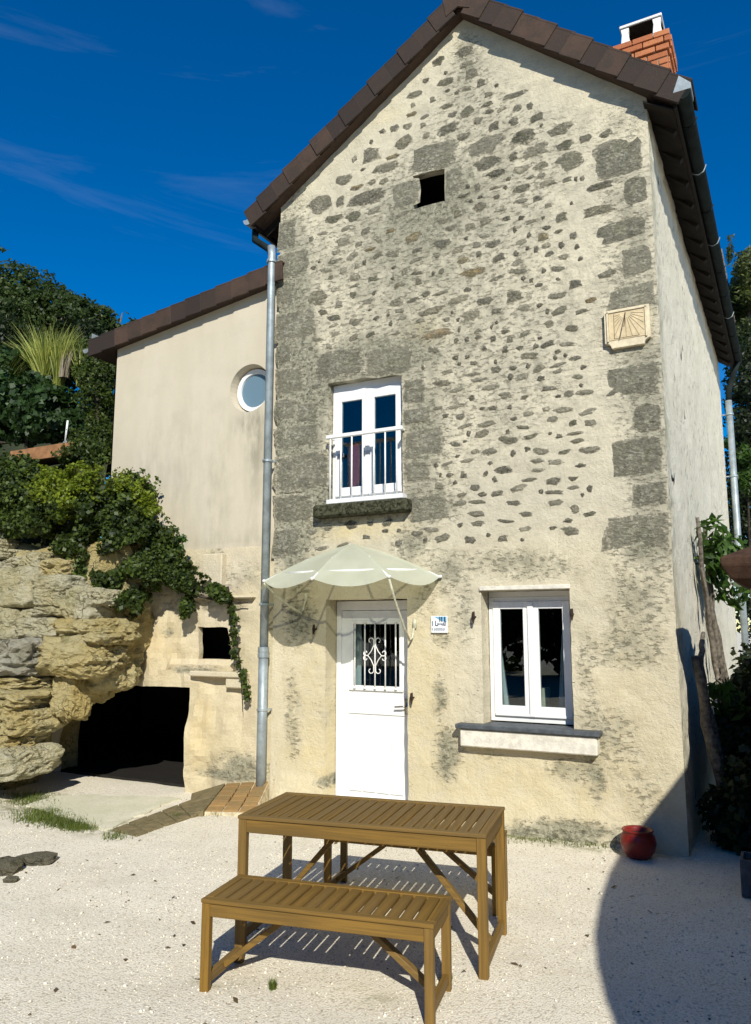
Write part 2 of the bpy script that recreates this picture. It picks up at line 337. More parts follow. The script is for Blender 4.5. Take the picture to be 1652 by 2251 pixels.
b = NB('concrete'); p = b.pos(); n1 = b.noise(p, 2.2, 6); n2 = b.noise(p, 45, 6, 0.7); c = b.mix(b.step(n1, 0.3, 0.7), (0.68, 0.64, 0.50), (0.58, 0.56, 0.40)); c = b.mix(b.step(n2, 0.45, 0.75, 0, 0.5), c, (0.33, 0.30, 0.19)); M_conc = b.done(c, 0.95, 0.1, 0, b.bump(n2, 0.6, 0.01))
b = NB('old_edging'); p = b.pos(); n1 = b.noise(p, 9, 7, 0.7); n2 = b.noise(p, 50, 6, 0.7); c = b.mix(b.step(n1, 0.35, 0.65), (0.24, 0.19, 0.10), (0.15, 0.125, 0.065)); c = b.mix(b.step(n2, 0.5, 0.72, 0, 0.6), c, (0.30, 0.26, 0.16)); M_edge = b.done(c, 0.95, 0.1, 0, b.bump(b.math('ADD', n1, n2), 0.8, 0.015))
M_white = simple('white_lacquer', (0.77, 0.77, 0.755), 0.4, 0.4, 0, 0.045, 9)
M_whitemetal = simple('white_painted_metal', (0.78, 0.77, 0.74), 0.4, 0.4, 0, 0.08, 25, 0.15)
M_olivemetal = simple('aged_white_metal', (0.50, 0.49, 0.36), 0.5, 0.3, 0, 0.2, 25)
M_zinc = simple('zinc', (0.30, 0.345, 0.36), 0.5, 0.5, 0.35, 0.2, 9, 0.1)
M_zincdark = simple('dark_zinc', (0.014, 0.020, 0.020), 0.9, 0.1, 0.0, 0.3, 9, 0.1)
M_slate = simple('slate', (0.075, 0.085, 0.095), 0.55, 0.35, 0, 0.3, 14, 0.3)
M_sill = simple('dressed_stone', (0.66, 0.62, 0.53), 0.9, 0.15, 0, 0.14, 16, 0.5)
b = NB('mossy_sill'); p = b.pos(); n = b.noise(p, 30, 8, 0.75); c = b.mix(b.step(n, 0.38, 0.62), (0.018, 0.018, 0.010), (0.10, 0.10, 0.06)); c = b.mix(b.step(b.noise(p, 70, 5, 0.7), 0.62, 0.7, 0, 0.7), c, (0.42, 0.41, 0.35)); M_moss = b.done(c, 0.95, 0.1, 0, b.bump(n, 1.0, 0.03))
M_iron = simple('rusty_iron', (0.045, 0.028, 0.02), 0.8, 0.3, 0.3, 0.5, 40, 0.5)
M_dark = simple('dark_interior', (0.02, 0.018, 0.016), 0.9, 0.1)  # near-black colour stands in for shade inside rooms and hollows
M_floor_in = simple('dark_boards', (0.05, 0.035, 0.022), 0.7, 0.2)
M_curtain = simple('white_curtain', (0.70, 0.72, 0.72), 0.9, 0.1, 0, 0.06, 8)
M_shade = simple('cream_lampshade', (0.72, 0.68, 0.52), 0.9, 0.1)
M_red = simple('red_canvas', (0.62, 0.15, 0.14), 0.8, 0.2)
M_redpot = simple('red_glaze', (0.17, 0.014, 0.011), 0.35, 0.35, 0, 0.25, 8)
M_terra = simple('terracotta', (0.30, 0.15, 0.07), 0.85, 0.2, 0, 0.25, 9, 0.3)
M_soil = simple('soil', (0.05, 0.038, 0.025), 0.95, 0.1, 0, 0.4, 30, 0.8)
M_dial = simple('sundial_stone', (0.62, 0.50, 0.31), 0.9, 0.15, 0, 0.14, 14, 0.4)
M_dialpale = simple('sundial_border', (0.66, 0.57, 0.40), 0.9, 0.15, 0, 0.12, 18, 0.4)
M_line = simple('engraved_line', (0.16, 0.12, 0.07), 0.9, 0.1)
M_signw = simple('enamel_white', (0.82, 0.83, 0.84), 0.3, 0.5, 0, 0.02)
M_signb = simple('enamel_blue', (0.20, 0.42, 0.62), 0.3, 0.5, 0, 0.05)
M_signd = simple('enamel_navy', (0.03, 0.05, 0.10), 0.3, 0.5, 0, 0.05)
M_canvas = simple('canvas', (0.55, 0.47, 0.33), 0.9, 0.1)
M_beige = simple('beige_render', (0.42, 0.33, 0.21), 0.95, 0.1, 0, 0.15, 10, 0.6)
M_capclay = simple('brown_cap_clay', (0.06, 0.032, 0.02), 0.85, 0.2, 0, 0.3, 12, 0.4)
M_steel = simple('door_steel', (0.35, 0.34, 0.33), 0.3, 0.5, 0.9, 0.1)
M_rafter = simple('rafter_wood', (0.018, 0.014, 0.011), 0.85, 0.2, 0, 0.3, 12)
M_hill = simple('hill_soil', (0.04, 0.045, 0.02), 0.95, 0.1, 0, 0.4, 3, 0.8)

def glass_mat(name, tint=(1, 1, 1), refl=1.0):
    b = NB(name); lw = b.new('ShaderNodeLayerWeight'); lw.inputs[0].default_value = 0.5
    fac_ = b.math('ADD', b.math('MULTIPLY', b.math('POWER', lw.outputs['Facing'], 5.0), 0.92), 0.06)
    tr = b.new('ShaderNodeBsdfTransparent'); tr.inputs[0].default_value = (*tint, 1); gl = b.new('ShaderNodeBsdfGlossy'); gl.inputs['Roughness'].default_value = 0.01
    ms = b.new('ShaderNodeMixShader'); b.l.new(b.math('MULTIPLY', fac_, refl, True), ms.inputs[0]); b.l.new(tr.outputs[0], ms.inputs[1]); b.l.new(gl.outputs[0], ms.inputs[2]); b.l.new(ms.outputs[0], b.out.inputs['Surface'])
    return b.m
M_glass = glass_mat('window_glass', (0.72, 0.78, 0.78), 1.25)
b = NB('frosted_oculus_glass'); M_frost = b.done((0.13, 0.21, 0.27), 0.25, 0.6)
b = NB('acrylic_sheet'); p = b.pos(); df = b.new('ShaderNodeBsdfDiffuse'); df.inputs[0].default_value = (0.62, 0.63, 0.50, 1)
tl = b.new('ShaderNodeBsdfTranslucent'); tl.inputs[0].default_value = (0.62, 0.66, 0.45, 1); tp = b.new('ShaderNodeBsdfTransparent'); tp.inputs[0].default_value = (0.85, 0.88, 0.72, 1); gl = b.new('ShaderNodeBsdfGlossy'); gl.inputs['Roughness'].default_value = 0.15
m1 = b.new('ShaderNodeMixShader'); b.put(m1.inputs[0], b.step(b.noise(p, 5, 5), 0.3, 0.7, 0.16, 0.30)); b.l.new(df.outputs[0], m1.inputs[1]); b.l.new(tl.outputs[0], m1.inputs[2])
m2 = b.new('ShaderNodeMixShader'); m2.inputs[0].default_value = 0.24; b.l.new(m1.outputs[0], m2.inputs[1]); b.l.new(tp.outputs[0], m2.inputs[2])
m3 = b.new('ShaderNodeMixShader'); m3.inputs[0].default_value = 0.07; b.l.new(m2.outputs[0], m3.inputs[1]); b.l.new(gl.outputs[0], m3.inputs[2]); b.l.new(m3.outputs[0], b.out.inputs['Surface']); M_acryl = b.m

# ================================================================== GROUND
def fbm(x, y, z=0.0, o=4): return mnoise.fractal(Vector((x, y, z)), 1.0, 2.0, o)
def ground_z(x, y):
    return 0.012 * fbm(x * 1.7, y * 1.7) + 0.02 * fbm(x * 0.35, y * 0.35, 3.0)
xs = np.array([-400, -200, -90, -40, -20, -11, -7] + list(np.arange(-5, 7.01, 0.08)) + [8, 10, 14, 22, 45, 100, 220, 400])
ys = np.array([-400, -200, -90, -45, -25, -16, -11, -9, -7.5] + list(np.arange(-6.6, 1.2, 0.08)) + [1.6, 3, 6, 12, 25, 50, 100, 220, 400])
gv, ga = [], []
moss_spots = [(-1.6, -1.3, 0.8, 0.35, 1.0), (-0.8, -1.5, 0.5, 0.25, 0.9), (-2.4, -1.0, 0.6, 0.4, 0.9), (3.2, -0.06, 1.0, 0.13, 1.0), (2.0, -0.05, 1.2, 0.08, 0.6), (-0.4, -0.6, 0.35, 0.2, 0.5), (2.2, -3.55, 0.12, 0.1, 0.5), (3.0, -3.3, 0.1, 0.08, 0.6)]
for y in ys:
    for x in xs:
        near = max(abs(x - 1), abs(y + 3)) < 9
        gv.append((x, y, ground_z(x, y) if near else 0.0))
        ga.append(min(1.0, sum(s * math.exp(-((x - a) / c) ** 2 - ((y - bb) / d) ** 2) for a, bb, c, d, s in moss_spots)))
nx, ny = len(xs), len(ys)
gf = [(j * nx + i, j * nx + i + 1, (j + 1) * nx + i + 1, (j + 1) * nx + i) for j in range(ny - 1) for i in range(nx - 1)]
ground = link_mesh('ground', np_mesh('ground', gv, gf, M_gravel, {'moss': ga}, True)); ground['kind'] = 'structure'

# loose gravel: real pebbles over the near yard
def pebbles(n, seed):
    rs = np.random.RandomState(seed)
    base = np.array([(1, 0, 0), (-1, 0, 0), (0, 1, 0), (0, -1, 0), (0, 0, 1), (0, 0, -1)], float)
    tri = np.array([(0, 2, 4), (2, 1, 4), (1, 3, 4), (3, 0, 4), (2, 0, 5), (1, 2, 5), (3, 1, 5), (0, 3, 5)])
    V = []; A = []
    # denser towards the viewer's end of the yard, over the whole open ground
    x = rs.uniform(-3.2, 5.0, n * 3); y = -5.6 + 5.5 * rs.beta(1.1, 1.7, n * 3)
    cl = np.array([fbm(a * 1.3, c * 1.3, 9.0) for a, c in zip(x, y)]); keep = rs.uniform(-0.6, 0.5, n * 3) < cl; x, y = x[keep][:n], y[keep][:n]
    size = rs.gamma(2.4, 0.0015, len(x)).clip(0.002, 0.015)
    for i in range(len(x)):
        s = size[i]; ang = rs.uniform(0, 6.28); ca, sa = math.cos(ang), math.sin(ang)
        p = base * (s * rs.uniform(0.7, 1.3), s * rs.uniform(0.6, 1.0), s * rs.uniform(0.45, 0.8)) + rs.uniform(-0.2, 0.2, (6, 3)) * s
        q = np.c_[p[:, 0] * ca - p[:, 1] * sa + x[i], p[:, 0] * sa + p[:, 1] * ca + y[i], p[:, 2] + ground_z(x[i], y[i]) + s * 0.25]
        V.append(q); A += [rs.rand()] * 6
    n = len(x); F = (tri[None] + np.arange(n)[:, None, None] * 6).reshape(-1, 3)
    return np_mesh('loose_gravel', np.concatenate(V), F, M_pebble, {'rnd': A})
lg = link_mesh('loose_gravel', pebbles(26000, 3)); tag(lg, 'pale loose gravel strewn over the yard', 'gravel', kind='stuff')

# ================================================================== STONE HOUSE
XR, DEPTH = 4.075, 7.7
def under_l(x): return 6.46 + 0.657 * (x + 0.24)
def under_r(x): return 8.13 - 0.859 * (x - 2.30)
def under(x): return min(under_l(x), under_r(x))
APX = (8.13 + 0.859 * 2.30 - 6.46 - 0.657 * 0.24) / (0.657 + 0.859)

house = empty('stone_house', (0, 0, 0), 0, 'tall narrow stone gable house with brown tiled roof and patchy plaster', 'house')

HOLES = dict(door=(0.665, 1.600, 0.03, 2.09, 0.30), up=(0.665, 1.556, 3.10, 4.42, 0.15), low=(2.367, 3.20, 0.93, 2.144, 0.24), attic=(1.70, 2.06, 6.17, 6.545, 0.10))
def wall_bm(x0, x1, z0, z1, step, holes):
    def brk(a, b_, edges):
        pts = sorted(set([round(a, 4), round(b_, 4)] + [round(e, 4) for e in edges])); out = []
        for p, q in zip(pts[:-1], pts[1:]):
            k = max(1, int(round((q - p) / step))); out += [p + (q - p) * i / k for i in range(k)]
        return out + [pts[-1]]
    X = brk(x0, x1, [e for h in holes for e in h[:2]]); Z = brk(z0, z1, [e for h in holes for e in h[2:4]])
    bm = bmesh.new(); g = [[bm.verts.new((x, 0, z)) for x in X] for z in Z]
    for j in range(len(Z) - 1):
        for i in range(len(X) - 1):
            cx, cz = (X[i] + X[i + 1]) / 2, (Z[j] + Z[j + 1]) / 2
            if any(h[0] < cx < h[1] and h[2] < cz < h[3] for h in holes): continue
            bm.faces.new((g[j][i], g[j][i + 1], g[j + 1][i + 1], g[j + 1][i]))
    for h in holes:
        es = []
        for e in bm.edges:
            if len(e.link_faces) != 1: continue
            m = (e.verts[0].co + e.verts[1].co) / 2
            if h[0] - 1e-3 <= m.x <= h[1] + 1e-3 and h[2] - 1e-3 <= m.z <= h[3] + 1e-3: es.append(e)
        r = bmesh.ops.extrude_edge_only(bm, edges=es)
        for v in r['geom']:
            if isinstance(v, bmesh.types.BMVert): v.co.y += h[4]
    bmesh.ops.delete(bm, geom=[v for v in bm.verts if not v.link_faces], context='VERTS')
    return bm
def px_spots(lst, y=0.0):
    out = []
    for u, v, ru, rv, s in lst:
        c = on_y(u, v, y); ex = on_y(u + ru, v, y); ez = on_y(u, v + rv, y)
        out.append((c.x, c.z, abs(ex.x - c.x), abs(ez.z - c.z), s))
    return out
DIRT = px_spots([(635, 700, 45, 230, .55), (650, 960, 55, 120, .8), (690, 1085, 50, 80, 1.0), (640, 1160, 50, 60, .7), (800, 795, 125, 48, .85), (700, 860, 40, 60, .7), (925, 960, 45, 110, .7), (945, 1110, 60, 40, .7), (790, 1125, 110, 18, .8),
    (1260, 1825, 110, 22, 1.0), (1180, 1838, 120, 12, .7), (985, 1640, 28, 40, .8), (980, 1690, 28, 35, .6), (968, 1530, 16, 50, .7), (1250, 1690, 55, 28, .6), (1310, 1720, 20, 60, .5), (1395, 1390, 70, 70, .35), (1110, 1230, 110, 25, .4), (1410, 1185, 75, 50, .6), (975, 1260, 35, 40, .6),
    (900, 1200, 40, 30, .6), (660, 1360, 35, 50, .8), (650, 1240, 40, 60, .5), (640, 1540, 16, 90, .4), (650, 1640, 14, 40, .4), (970, 1400, 20, 40, .4), (950, 460, 90, 40, .35), (1050, 780, 330, 330, .34), (850, 560, 240, 170, .42), (1080, 350, 280, 130, .30), (1030, 200, 110, 110, .25), (1390, 560, 60, 300, .45), (1430, 1000, 55, 260, .5), (640, 850, 45, 350, .4), (1025, 130, 30, 60, .5), (1330, 1600, 60, 60, .25), (1420, 1760, 60, 60, .3), (715, 1720, 22, 12, .9), (1180, 1255, 110, 30, .30), (1370, 1440, 90, 40, .30), (1080, 1660, 60, 40, .25), (700, 1560, 60, 60, .22), (1360, 1640, 80, 80, .26), (930, 1330, 40, 60, .25), (1400, 1300, 80, 60, .32), (1020, 1350, 25, 90, .4), (1290, 1480, 22, 100, .35)])
WARM = px_spots([(790, 1165, 120, 22, 1.0), (680, 1480, 130, 260, .65), (930, 1470, 70, 180, .85), (1120, 1720, 360, 120, .75), (1380, 1500, 130, 260, .5), (1150, 1240, 200, 60, .3), (700, 1690, 100, 120, .5), (930, 735, 40, 30, .8), (860, 255, 40, 15, .5)])
def field(spots, x, z):
    return min(1.0, sum(s * math.exp(-(((x - a) / c) ** 2 + ((z - bb) / d) ** 2) ** 1.0) for a, bb, c, d, s in spots))
def set_wall_attrs(me, dirt=DIRT, warm=WARM, use='xz'):
    n = len(me.vertices); co = np.empty(n * 3, np.float32); me.vertices.foreach_get('co', co); co = co.reshape(-1, 3)
    for nm, sp in (('dirt', dirt), ('warm', warm)):
        val = np.zeros(n)
        for a, bb, c, d, s in sp: val += s * np.exp(-((co[:, 0] - a) / c) ** 2 - ((co[:, 2] - bb) / d) ** 2)
        at = me.attributes.new(nm, 'FLOAT', 'POINT'); at.data.foreach_set('value', val.clip(0, 1).astype(np.float32))
def relief(x, z):
    return 0.010 * fbm(x * 1.4, z * 1.4, 5.0) + 0.006 * fbm(x * 5, z * 7, 1.0)
bm = wall_bm(0.0, XR, -0.1, 8.3, 0.045, list(HOLES.values()))
for co, no in ((Vector((-0.24, 0, 6.46 + 0.06)), Vector((-0.657, 0, 1))), (Vector((2.30, 0, 8.13 + 0.06)), Vector((0.859, 0, 1)))):
    bmesh.ops.bisect_plane(bm, geom=list(bm.verts) + list(bm.edges) + list(bm.faces), plane_co=co, plane_no=no, clear_outer=True)
for v in bm.verts:
    x, z = v.co.x, v.co.z
    w = max(0.0, min(1.0, min(x, XR - x) / 0.12))
    v.co.y -= relief(x, z) * w + (0.03 * math.exp(-(z / 0.16) ** 2)) * w * (1 + 0.8 * fbm(x * 3, z * 3))
    for hx0, hx1, hz0, hz1, _ in HOLES.values():       # chipped, wavy arrises round the openings
        if abs(x - hx0) < 0.06 or abs(x - hx1) < 0.06 or abs(z - hz1) < 0.06:
            if hx0 - .07 < x < hx1 + .07 and hz0 - .07 < z < hz1 + .07:
                v.co.x += 0.007 * fbm(x * 6, z * 6, 2.0); v.co.z += 0.006 * fbm(x * 6, z * 6, 8.0)
me = bpy.data.meshes.new('wall'); bmesh.ops.recalc_face_normals(bm, faces=bm.faces); bm.to_mesh(me); bm.free()
me.polygons.foreach_set('use_smooth', [False] * len(me.polygons)); me.materials.append(M_wall); set_wall_attrs(me)
front_wall = link_mesh('wall', me, house); front_wall['label'] = 'patchy plastered gable wall with stones showing through'

# side wall (right), lit obliquely; left and back close the volume
def plane_grid(o, a, b_, na, nb, mat, name, parent, disp=None, dirt=None):
    o, a, b_ = Vector(o), Vector(a), Vector(b_); V = []; D = []; nrm = a.cross(b_).normalized()
    for j in range(nb + 1):
        for i in range(na + 1):
            p = o + a * (i / na) + b_ * (j / nb); d = 0.0
            if disp: d = disp(p) * min(1, i / na * a.length / 0.12, (1 - i / na) * a.length / 0.12)
            V.append(p + nrm * d); D.append(dirt(p) if dirt else 0.0)
    F = [(j * (na + 1) + i, j * (na + 1) + i + 1, (j + 1) * (na + 1) + i + 1, (j + 1) * (na + 1) + i) for j in range(nb) for i in range(na)]
    return link_mesh(name, np_mesh(name, V, F, mat, {'dirt': D, 'warm': [0.0] * len(D)}), parent)
HR = under_r(XR) + 0.06
side = plane_grid((XR, 0, -0.1), (0, DEPTH, 0), (0, 0, HR + 0.1), 110, 90, M_side, 'side_wall', house, lambda p: 0.012 * fbm(p.y * 2, p.z * 2) + 0.010 * fbm(p.y * 7, p.z * 5),
    lambda p: max(0, 1.0 - p.y / 0.45) * (0.9 if p.z > 2.6 else 1.0))
side['label'] = 'rough pale rendered side wall'
HL = under_l(0) + 0.05
plane_grid((0, DEPTH, -0.1), (0, -DEPTH, 0), (0, 0, HL + 0.1), 4, 4, M_side, 'side_wall', house)
MB().prism([(0.0, -0.1), (XR, -0.1), (XR, HR), (APX, under(APX)), (0.0, HL)], DEPTH + 0.01, DEPTH + 0.05).build('rear_wall', M_side, house)
# rooms behind the openings
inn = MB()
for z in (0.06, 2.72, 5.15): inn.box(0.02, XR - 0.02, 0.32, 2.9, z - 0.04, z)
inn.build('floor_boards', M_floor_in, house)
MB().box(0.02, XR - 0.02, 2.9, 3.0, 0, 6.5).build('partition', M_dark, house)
ar = MB(); ar.box(.7, 2.5, 0.9, 0.95, 5.9, 7.0); ar.box(.7, 2.5, .13, .9, 6.05, 6.08); ar.box(.7, 2.5, .13, .9, 6.7, 6.73); ar.box(.7, .75, .13, .9, 6.08, 6.7); ar.build('attic_boards', M_dark, house)  # near-black box puts shade behind the attic hole
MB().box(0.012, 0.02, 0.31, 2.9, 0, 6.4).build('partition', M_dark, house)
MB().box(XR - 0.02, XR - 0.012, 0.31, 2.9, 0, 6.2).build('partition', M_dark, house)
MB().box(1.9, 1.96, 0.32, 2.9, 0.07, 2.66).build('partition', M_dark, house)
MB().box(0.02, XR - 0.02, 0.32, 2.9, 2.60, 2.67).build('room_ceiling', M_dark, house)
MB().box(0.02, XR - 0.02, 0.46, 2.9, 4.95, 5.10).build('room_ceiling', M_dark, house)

# ---- stones showing through the plaster
def stone_mesh(seed, boxy=0.0, n=11):
    rs = random.Random(seed); V = []; E = []
    prof = []
    for k in range(n):
        a = 2 * math.pi * k / n; ca, sa = math.cos(a), math.sin(a)
        e = 2.2 + boxy * 14.0; r = (abs(ca) ** e + abs(sa) ** e) ** (-1 / e)
        r *= 1 + rs.uniform(-0.34, 0.20) * (1 - 0.85 * boxy); prof.append((ca * r, sa * r))
    def ring(s, y, e):
        for (a, c) in prof: V.append((a * s, y * (1 + rs.uniform(-.25, .25)), c * s)); E.append(e)
    ring(1.08, 0.5, -0.1); ring(0.86, -0.6, 0.45); ring(0.5, -0.95, 0.85); V.append((0, -1.0, 0)); E.append(1.0)
    F = []
    for r0 in range(2):
        for k in range(n):
            k2 = (k + 1) % n; F.append((r0 * n + k, r0 * n + k2, (r0 + 1) * n + k2)); F.append((r0 * n + k, (r0 + 1) * n + k2, (r0 + 1) * n + k))
    for k in range(n): F.append((2 * n + k, 2 * n + (k + 1) % n, 3 * n))
    return V, F, E
def stone_data(seed, boxy):
    V, F, E = stone_mesh(seed, boxy, 16 if boxy else 11); return np_mesh('stone', V, F, M_stone, {'edge': E, 'dirt': [0.55 if boxy else 0.38] * len(V), 'warm': [0.0] * len(V)}, True)
STONES = [stone_data(i, 0.0) for i in range(8)]; BLOCKS = [stone_data(40 + i, 0.8) for i in range(6)]
GREYS = [(0.32, 0.295, 0.22), (0.38, 0.34, 0.24), (0.26, 0.24, 0.19), (0.15, 0.145, 0.115), (0.19, 0.185, 0.15), (0.12, 0.115, 0.085), (0.22, 0.20, 0.15), (0.15, 0.15, 0.10)]
OCHRE = [(0.42, 0.29, 0.11), (0.48, 0.37, 0.19)]
taken = []
def put_stone(u0, v0, u1, v1, colr, alpha=1.0, thick=0.009, block=False, name='stone', tilt=0.0):
    c = on_y((u0 + u1) / 2, (v0 + v1) / 2); w = abs(on_y(u1, (v0 + v1) / 2).x - on_y(u0, (v0 + v1) / 2).x) / 2; h = abs(on_y((u0 + u1) / 2, v0).z - on_y((u0 + u1) / 2, v1).z) / 2
    # the boxes were read off a facade whose courses rise to the right in the picture
    h = max(0.015, h - abs(w) * 0.02)
    o = link_mesh(name, rnd.choice(BLOCKS if block else STONES), front_wall)
    o.location = (c.x, -relief(c.x, c.z), c.z); o.scale = (w, thick, h); o.rotation_euler = (0, tilt + rnd.uniform(-0.05, 0.05), 0)
    o.color = (*colr, alpha); taken.append((c.x, c.z, w, h)); return o
quoins = [(1303, 300, 1417, 390), (1370, 385, 1425, 450), (1300, 482, 1434, 530), (1368, 540, 1438, 605), (1330, 625, 1443, 685), (1325, 800, 1450, 872), (1390, 885, 1455, 950), (1342, 962, 1462, 1046), (1390, 1060, 1466, 1112), (1325, 1128, 1472, 1208),
          (612, 482, 652, 548), (610, 552, 682, 612), (608, 620, 645, 672), (606, 682, 697, 746), (606, 756, 640, 800), (605, 808, 668, 868), (604, 876, 650, 925), (603, 935, 700, 985), (602, 992, 722, 1078), (601, 1086, 690, 1150), (600, 1160, 660, 1225),
          (690, 768, 800, 832), (800, 757, 915, 826), (888, 832, 936, 888), (886, 895, 948, 932), (886, 940, 976, 1008), (888, 1014, 946, 1060), (897, 1086, 988, 1148), (650, 885, 700, 930), (690, 1000, 722, 1075),
          (900, 314, 1006, 374), (862, 398, 924, 456), (979, 368, 1018, 428)]
for q in quoins: put_stone(*q, rnd.choice([(0.36, 0.345, 0.265), (0.41, 0.395, 0.31), (0.31, 0.30, 0.225)]), rnd.uniform(0.5, 0.8), 0.008, True, 'quoin' if q[0] > 1290 or q[0] < 620 else 'stone_block')
big3 = [(722, 430, 860, 505), (875, 415, 950, 470), (990, 395, 1075, 440), (910, 462, 1003, 512), (1015, 490, 1110, 555), (880, 530, 935, 565), (868, 490, 900, 523), (945, 518, 1003, 550), (635, 395, 712, 440), (710, 335, 762, 378), (500, 430, 565, 480), (390, 475, 455, 530), (425, 522, 512, 562),
        (935, 362, 985, 398), (850, 295, 925, 320), (868, 380, 902, 408), (1020, 450, 1078, 488), (1090, 430, 1145, 465), (1160, 415, 1210, 445), (740, 505, 855, 550), (790, 548, 860, 575), (955, 580, 1028, 608), (880, 592, 938, 625), (1110, 585, 1215, 620), (1090, 660, 1220, 700), (220, 632, 300, 690), (310, 630, 340, 672),
        (345, 612, 465, 668), (275, 690, 330, 725), (340, 682, 395, 718), (405, 668, 460, 697), (718, 215, 775, 260), (700, 195, 760, 218), (695, 150, 757, 185), (635, 250, 690, 280), (620, 180, 662, 215), (535, 290, 590, 318), (590, 250, 612, 270), (1018, 683, 1060, 722), (815, 625, 845, 648), (220, 930, 280, 990), (325, 728, 362, 750),
        (370, 778, 398, 800), (755, 955, 830, 990), (853, 935, 918, 980), (1055, 900, 1110, 935), (1150, 870, 1220, 900), (570, 990, 665, 1020), (625, 770, 680, 805), (700, 425, 745, 455), (800, 390, 840, 430), (610, 310, 635, 335), (690, 290, 712, 305), (1040, 570, 1075, 592), (1095, 565, 1118, 588), (925, 565, 955, 580), (800, 600, 850, 612), (450, 572, 485, 595), (310, 560, 360, 600), (480, 400, 520, 430), (525, 395, 555, 420), (590, 425, 615, 450), (580, 395, 605, 415), (645, 335, 690, 352), (780, 325, 825, 345), (785, 295, 820, 315), (755, 375, 785, 405), (940, 630, 980, 655), (880, 640, 930, 660), (980, 655, 1010, 675)]
for x0, y0, x1, y1 in big3:
    put_stone(527.6 + .6806 * x0, .6806 * y0, 527.6 + .6806 * x1, .6806 * y1, rnd.choice(GREYS), rnd.uniform(0.6, 0.95), 0.008)
for x0, y0, x1, y1 in [(463, 497, 525, 517), (530, 358, 580, 378), (700, 825, 745, 853), (705, 865, 800, 895), (1112, 958, 1155, 980), (355, 595, 400, 615), (530, 745, 590, 785), (400, 798, 440, 812), (955, 748, 1000, 780), (465, 735, 510, 755)]:
    put_stone(527.6 + .6806 * x0, .6806 * y0, 527.6 + .6806 * x1, .6806 * y1, rnd.choice(OCHRE), 0.85, 0.008)
put_stone(928, 720, 1005, 745, (0.45, 0.27, 0.10), 0.7, 0.012)
# the small rubble, in uneven courses
cands = []
v = 120.0
while v < 1205:
    u = 660 + rnd.uniform(0, 40)
    while u < 1330:
        mid = u > 930 and v > 560
        w = (rnd.uniform(14, 50) if rnd.random() < .8 else rnd.uniform(8, 16)) if mid else rnd.uniform(9, 36); hh = (rnd.uniform(10, 22) if mid else rnd.uniform(9, 24)) * min(1, .45 + w / 40)
        vv = v + rnd.uniform(-8, 8) - (u - 900) * 0.05
        cands.append((u, vv, w, hh)); u += w + rnd.choice((rnd.uniform(4, 14), rnd.uniform(8, 32)))
    v += rnd.uniform(15, 22)
small = []
for u, v, w, hh in cands:
    c = on_y(u, v); x, z = c.x, c.z
    if z > under(x) - (0.30 + 0.25 * (x > APX)) or x < 0.42 or x > XR - 0.62: continue
    if any(h[0] - 0.12 < x < h[1] + 0.12 and h[2] - 0.2 < z < h[3] + 0.14 for h in HOLES.values()): continue
    if 3.55 < x < 4.05 and 4.2 < z < 4.7: continue
    ws = abs(on_y(u + w / 2, v).x - x); hs = abs(on_y(u, v + hh / 2).z - z)
    if any(abs(x - a) < ww + ws * 0.9 and abs(z - bb) < h2 + hs * 1.1 for a, bb, ww, h2 in taken): continue
    small.append((ws * hs, u, v, w, hh)); taken.append((x, z, ws, hs))
small.sort(reverse=True)
NOBJ = 300 - len([o for o in front_wall.children])
for _, u, v, w, hh in small[:max(0, NOBJ)]:
    put_stone(u - w / 2, v - hh / 2, u + w / 2, v + hh / 2, rnd.choice(GREYS + [(0.26, 0.23, 0.16), (0.10, 0.095, 0.07)]), rnd.uniform(0.45, 0.9), 0.006, tilt=rnd.uniform(-0.22, 0.22))
rest = small[max(0, NOBJ):]
V, F, E = [], [], []
for _, u, v, w, hh in rest:
    c = on_y(u, v); ws = abs(on_y(u + w / 2, v).x - c.x); hs = abs(on_y(u, v + hh / 2).z - c.z)
    sv, sf, se = stone_mesh(rnd.randint(0, 999)); n0 = len(V)
    V += [(c.x + a * ws, -relief(c.x, c.z) + yy * 0.008, c.z + d * hs) for a, yy, d in sv]; F += [tuple(i + n0 for i in f) for f in sf]; E += se
if V:
    o = link_mesh('rubble', np_mesh('rubble', V, F, M_stone, {'edge': E, 'dirt': [0.2] * len(V), 'warm': [0.0] * len(V)}, True), front_wall); o['kind'] = 'stuff'; o.color = (0.14, 0.13, 0.10, 0.9)

# ---- roof
def stepped(x0, z0, x1, z1, n, th, st):
    """top edge of a run of lapped tiles from (x0,z0) eave to (x1,z1) ridge"""
    out = []
    for i in range(n):
        a, b_ = i / n, (i + 1) / n
        out.append((x0 + (x1 - x0) * a, z0 + (z1 - z0) * a + th + st)); out.append((x0 + (x1 - x0) * b_, z0 + (z1 - z0) * b_ + th))
    return out
EL, ER = -0.30, 4.33
zl, zr, za = under_l(EL), under_r(ER), under(APX)
poly = [(EL, zl + 0.03), (APX, za + 0.03), (ER, zr + 0.03)] + [(x, z) for x, z in stepped(ER, zr, APX, za, 13, 0.20, 0.02)] + [(x, z) for x, z in reversed(stepped(EL, zl, APX, za, 14, 0.20, 0.02))]
roof = MB().prism(poly, -0.115, DEPTH + 0.15).build('roof', M_tile, house); roof['label'] = 'dark brown flat tiled pitched roof'
L_, T_, Hh = 0.245, 0.03, 0.215
vt = MB(); vt.box(0, L_, -0.155, -0.122, 0.0, Hh); vt.box(0, L_, -0.155, 0.10, Hh - 0.004, Hh + 0.018)
verge_me = vt.mesh('verge_tile', M_tile, 0.004)
rt_ = MB(); rt_.box(0, L_, 0, 0.22, 0, 0.016); flat_me = rt_.mesh('roof_tile', M_tile, 0.003)
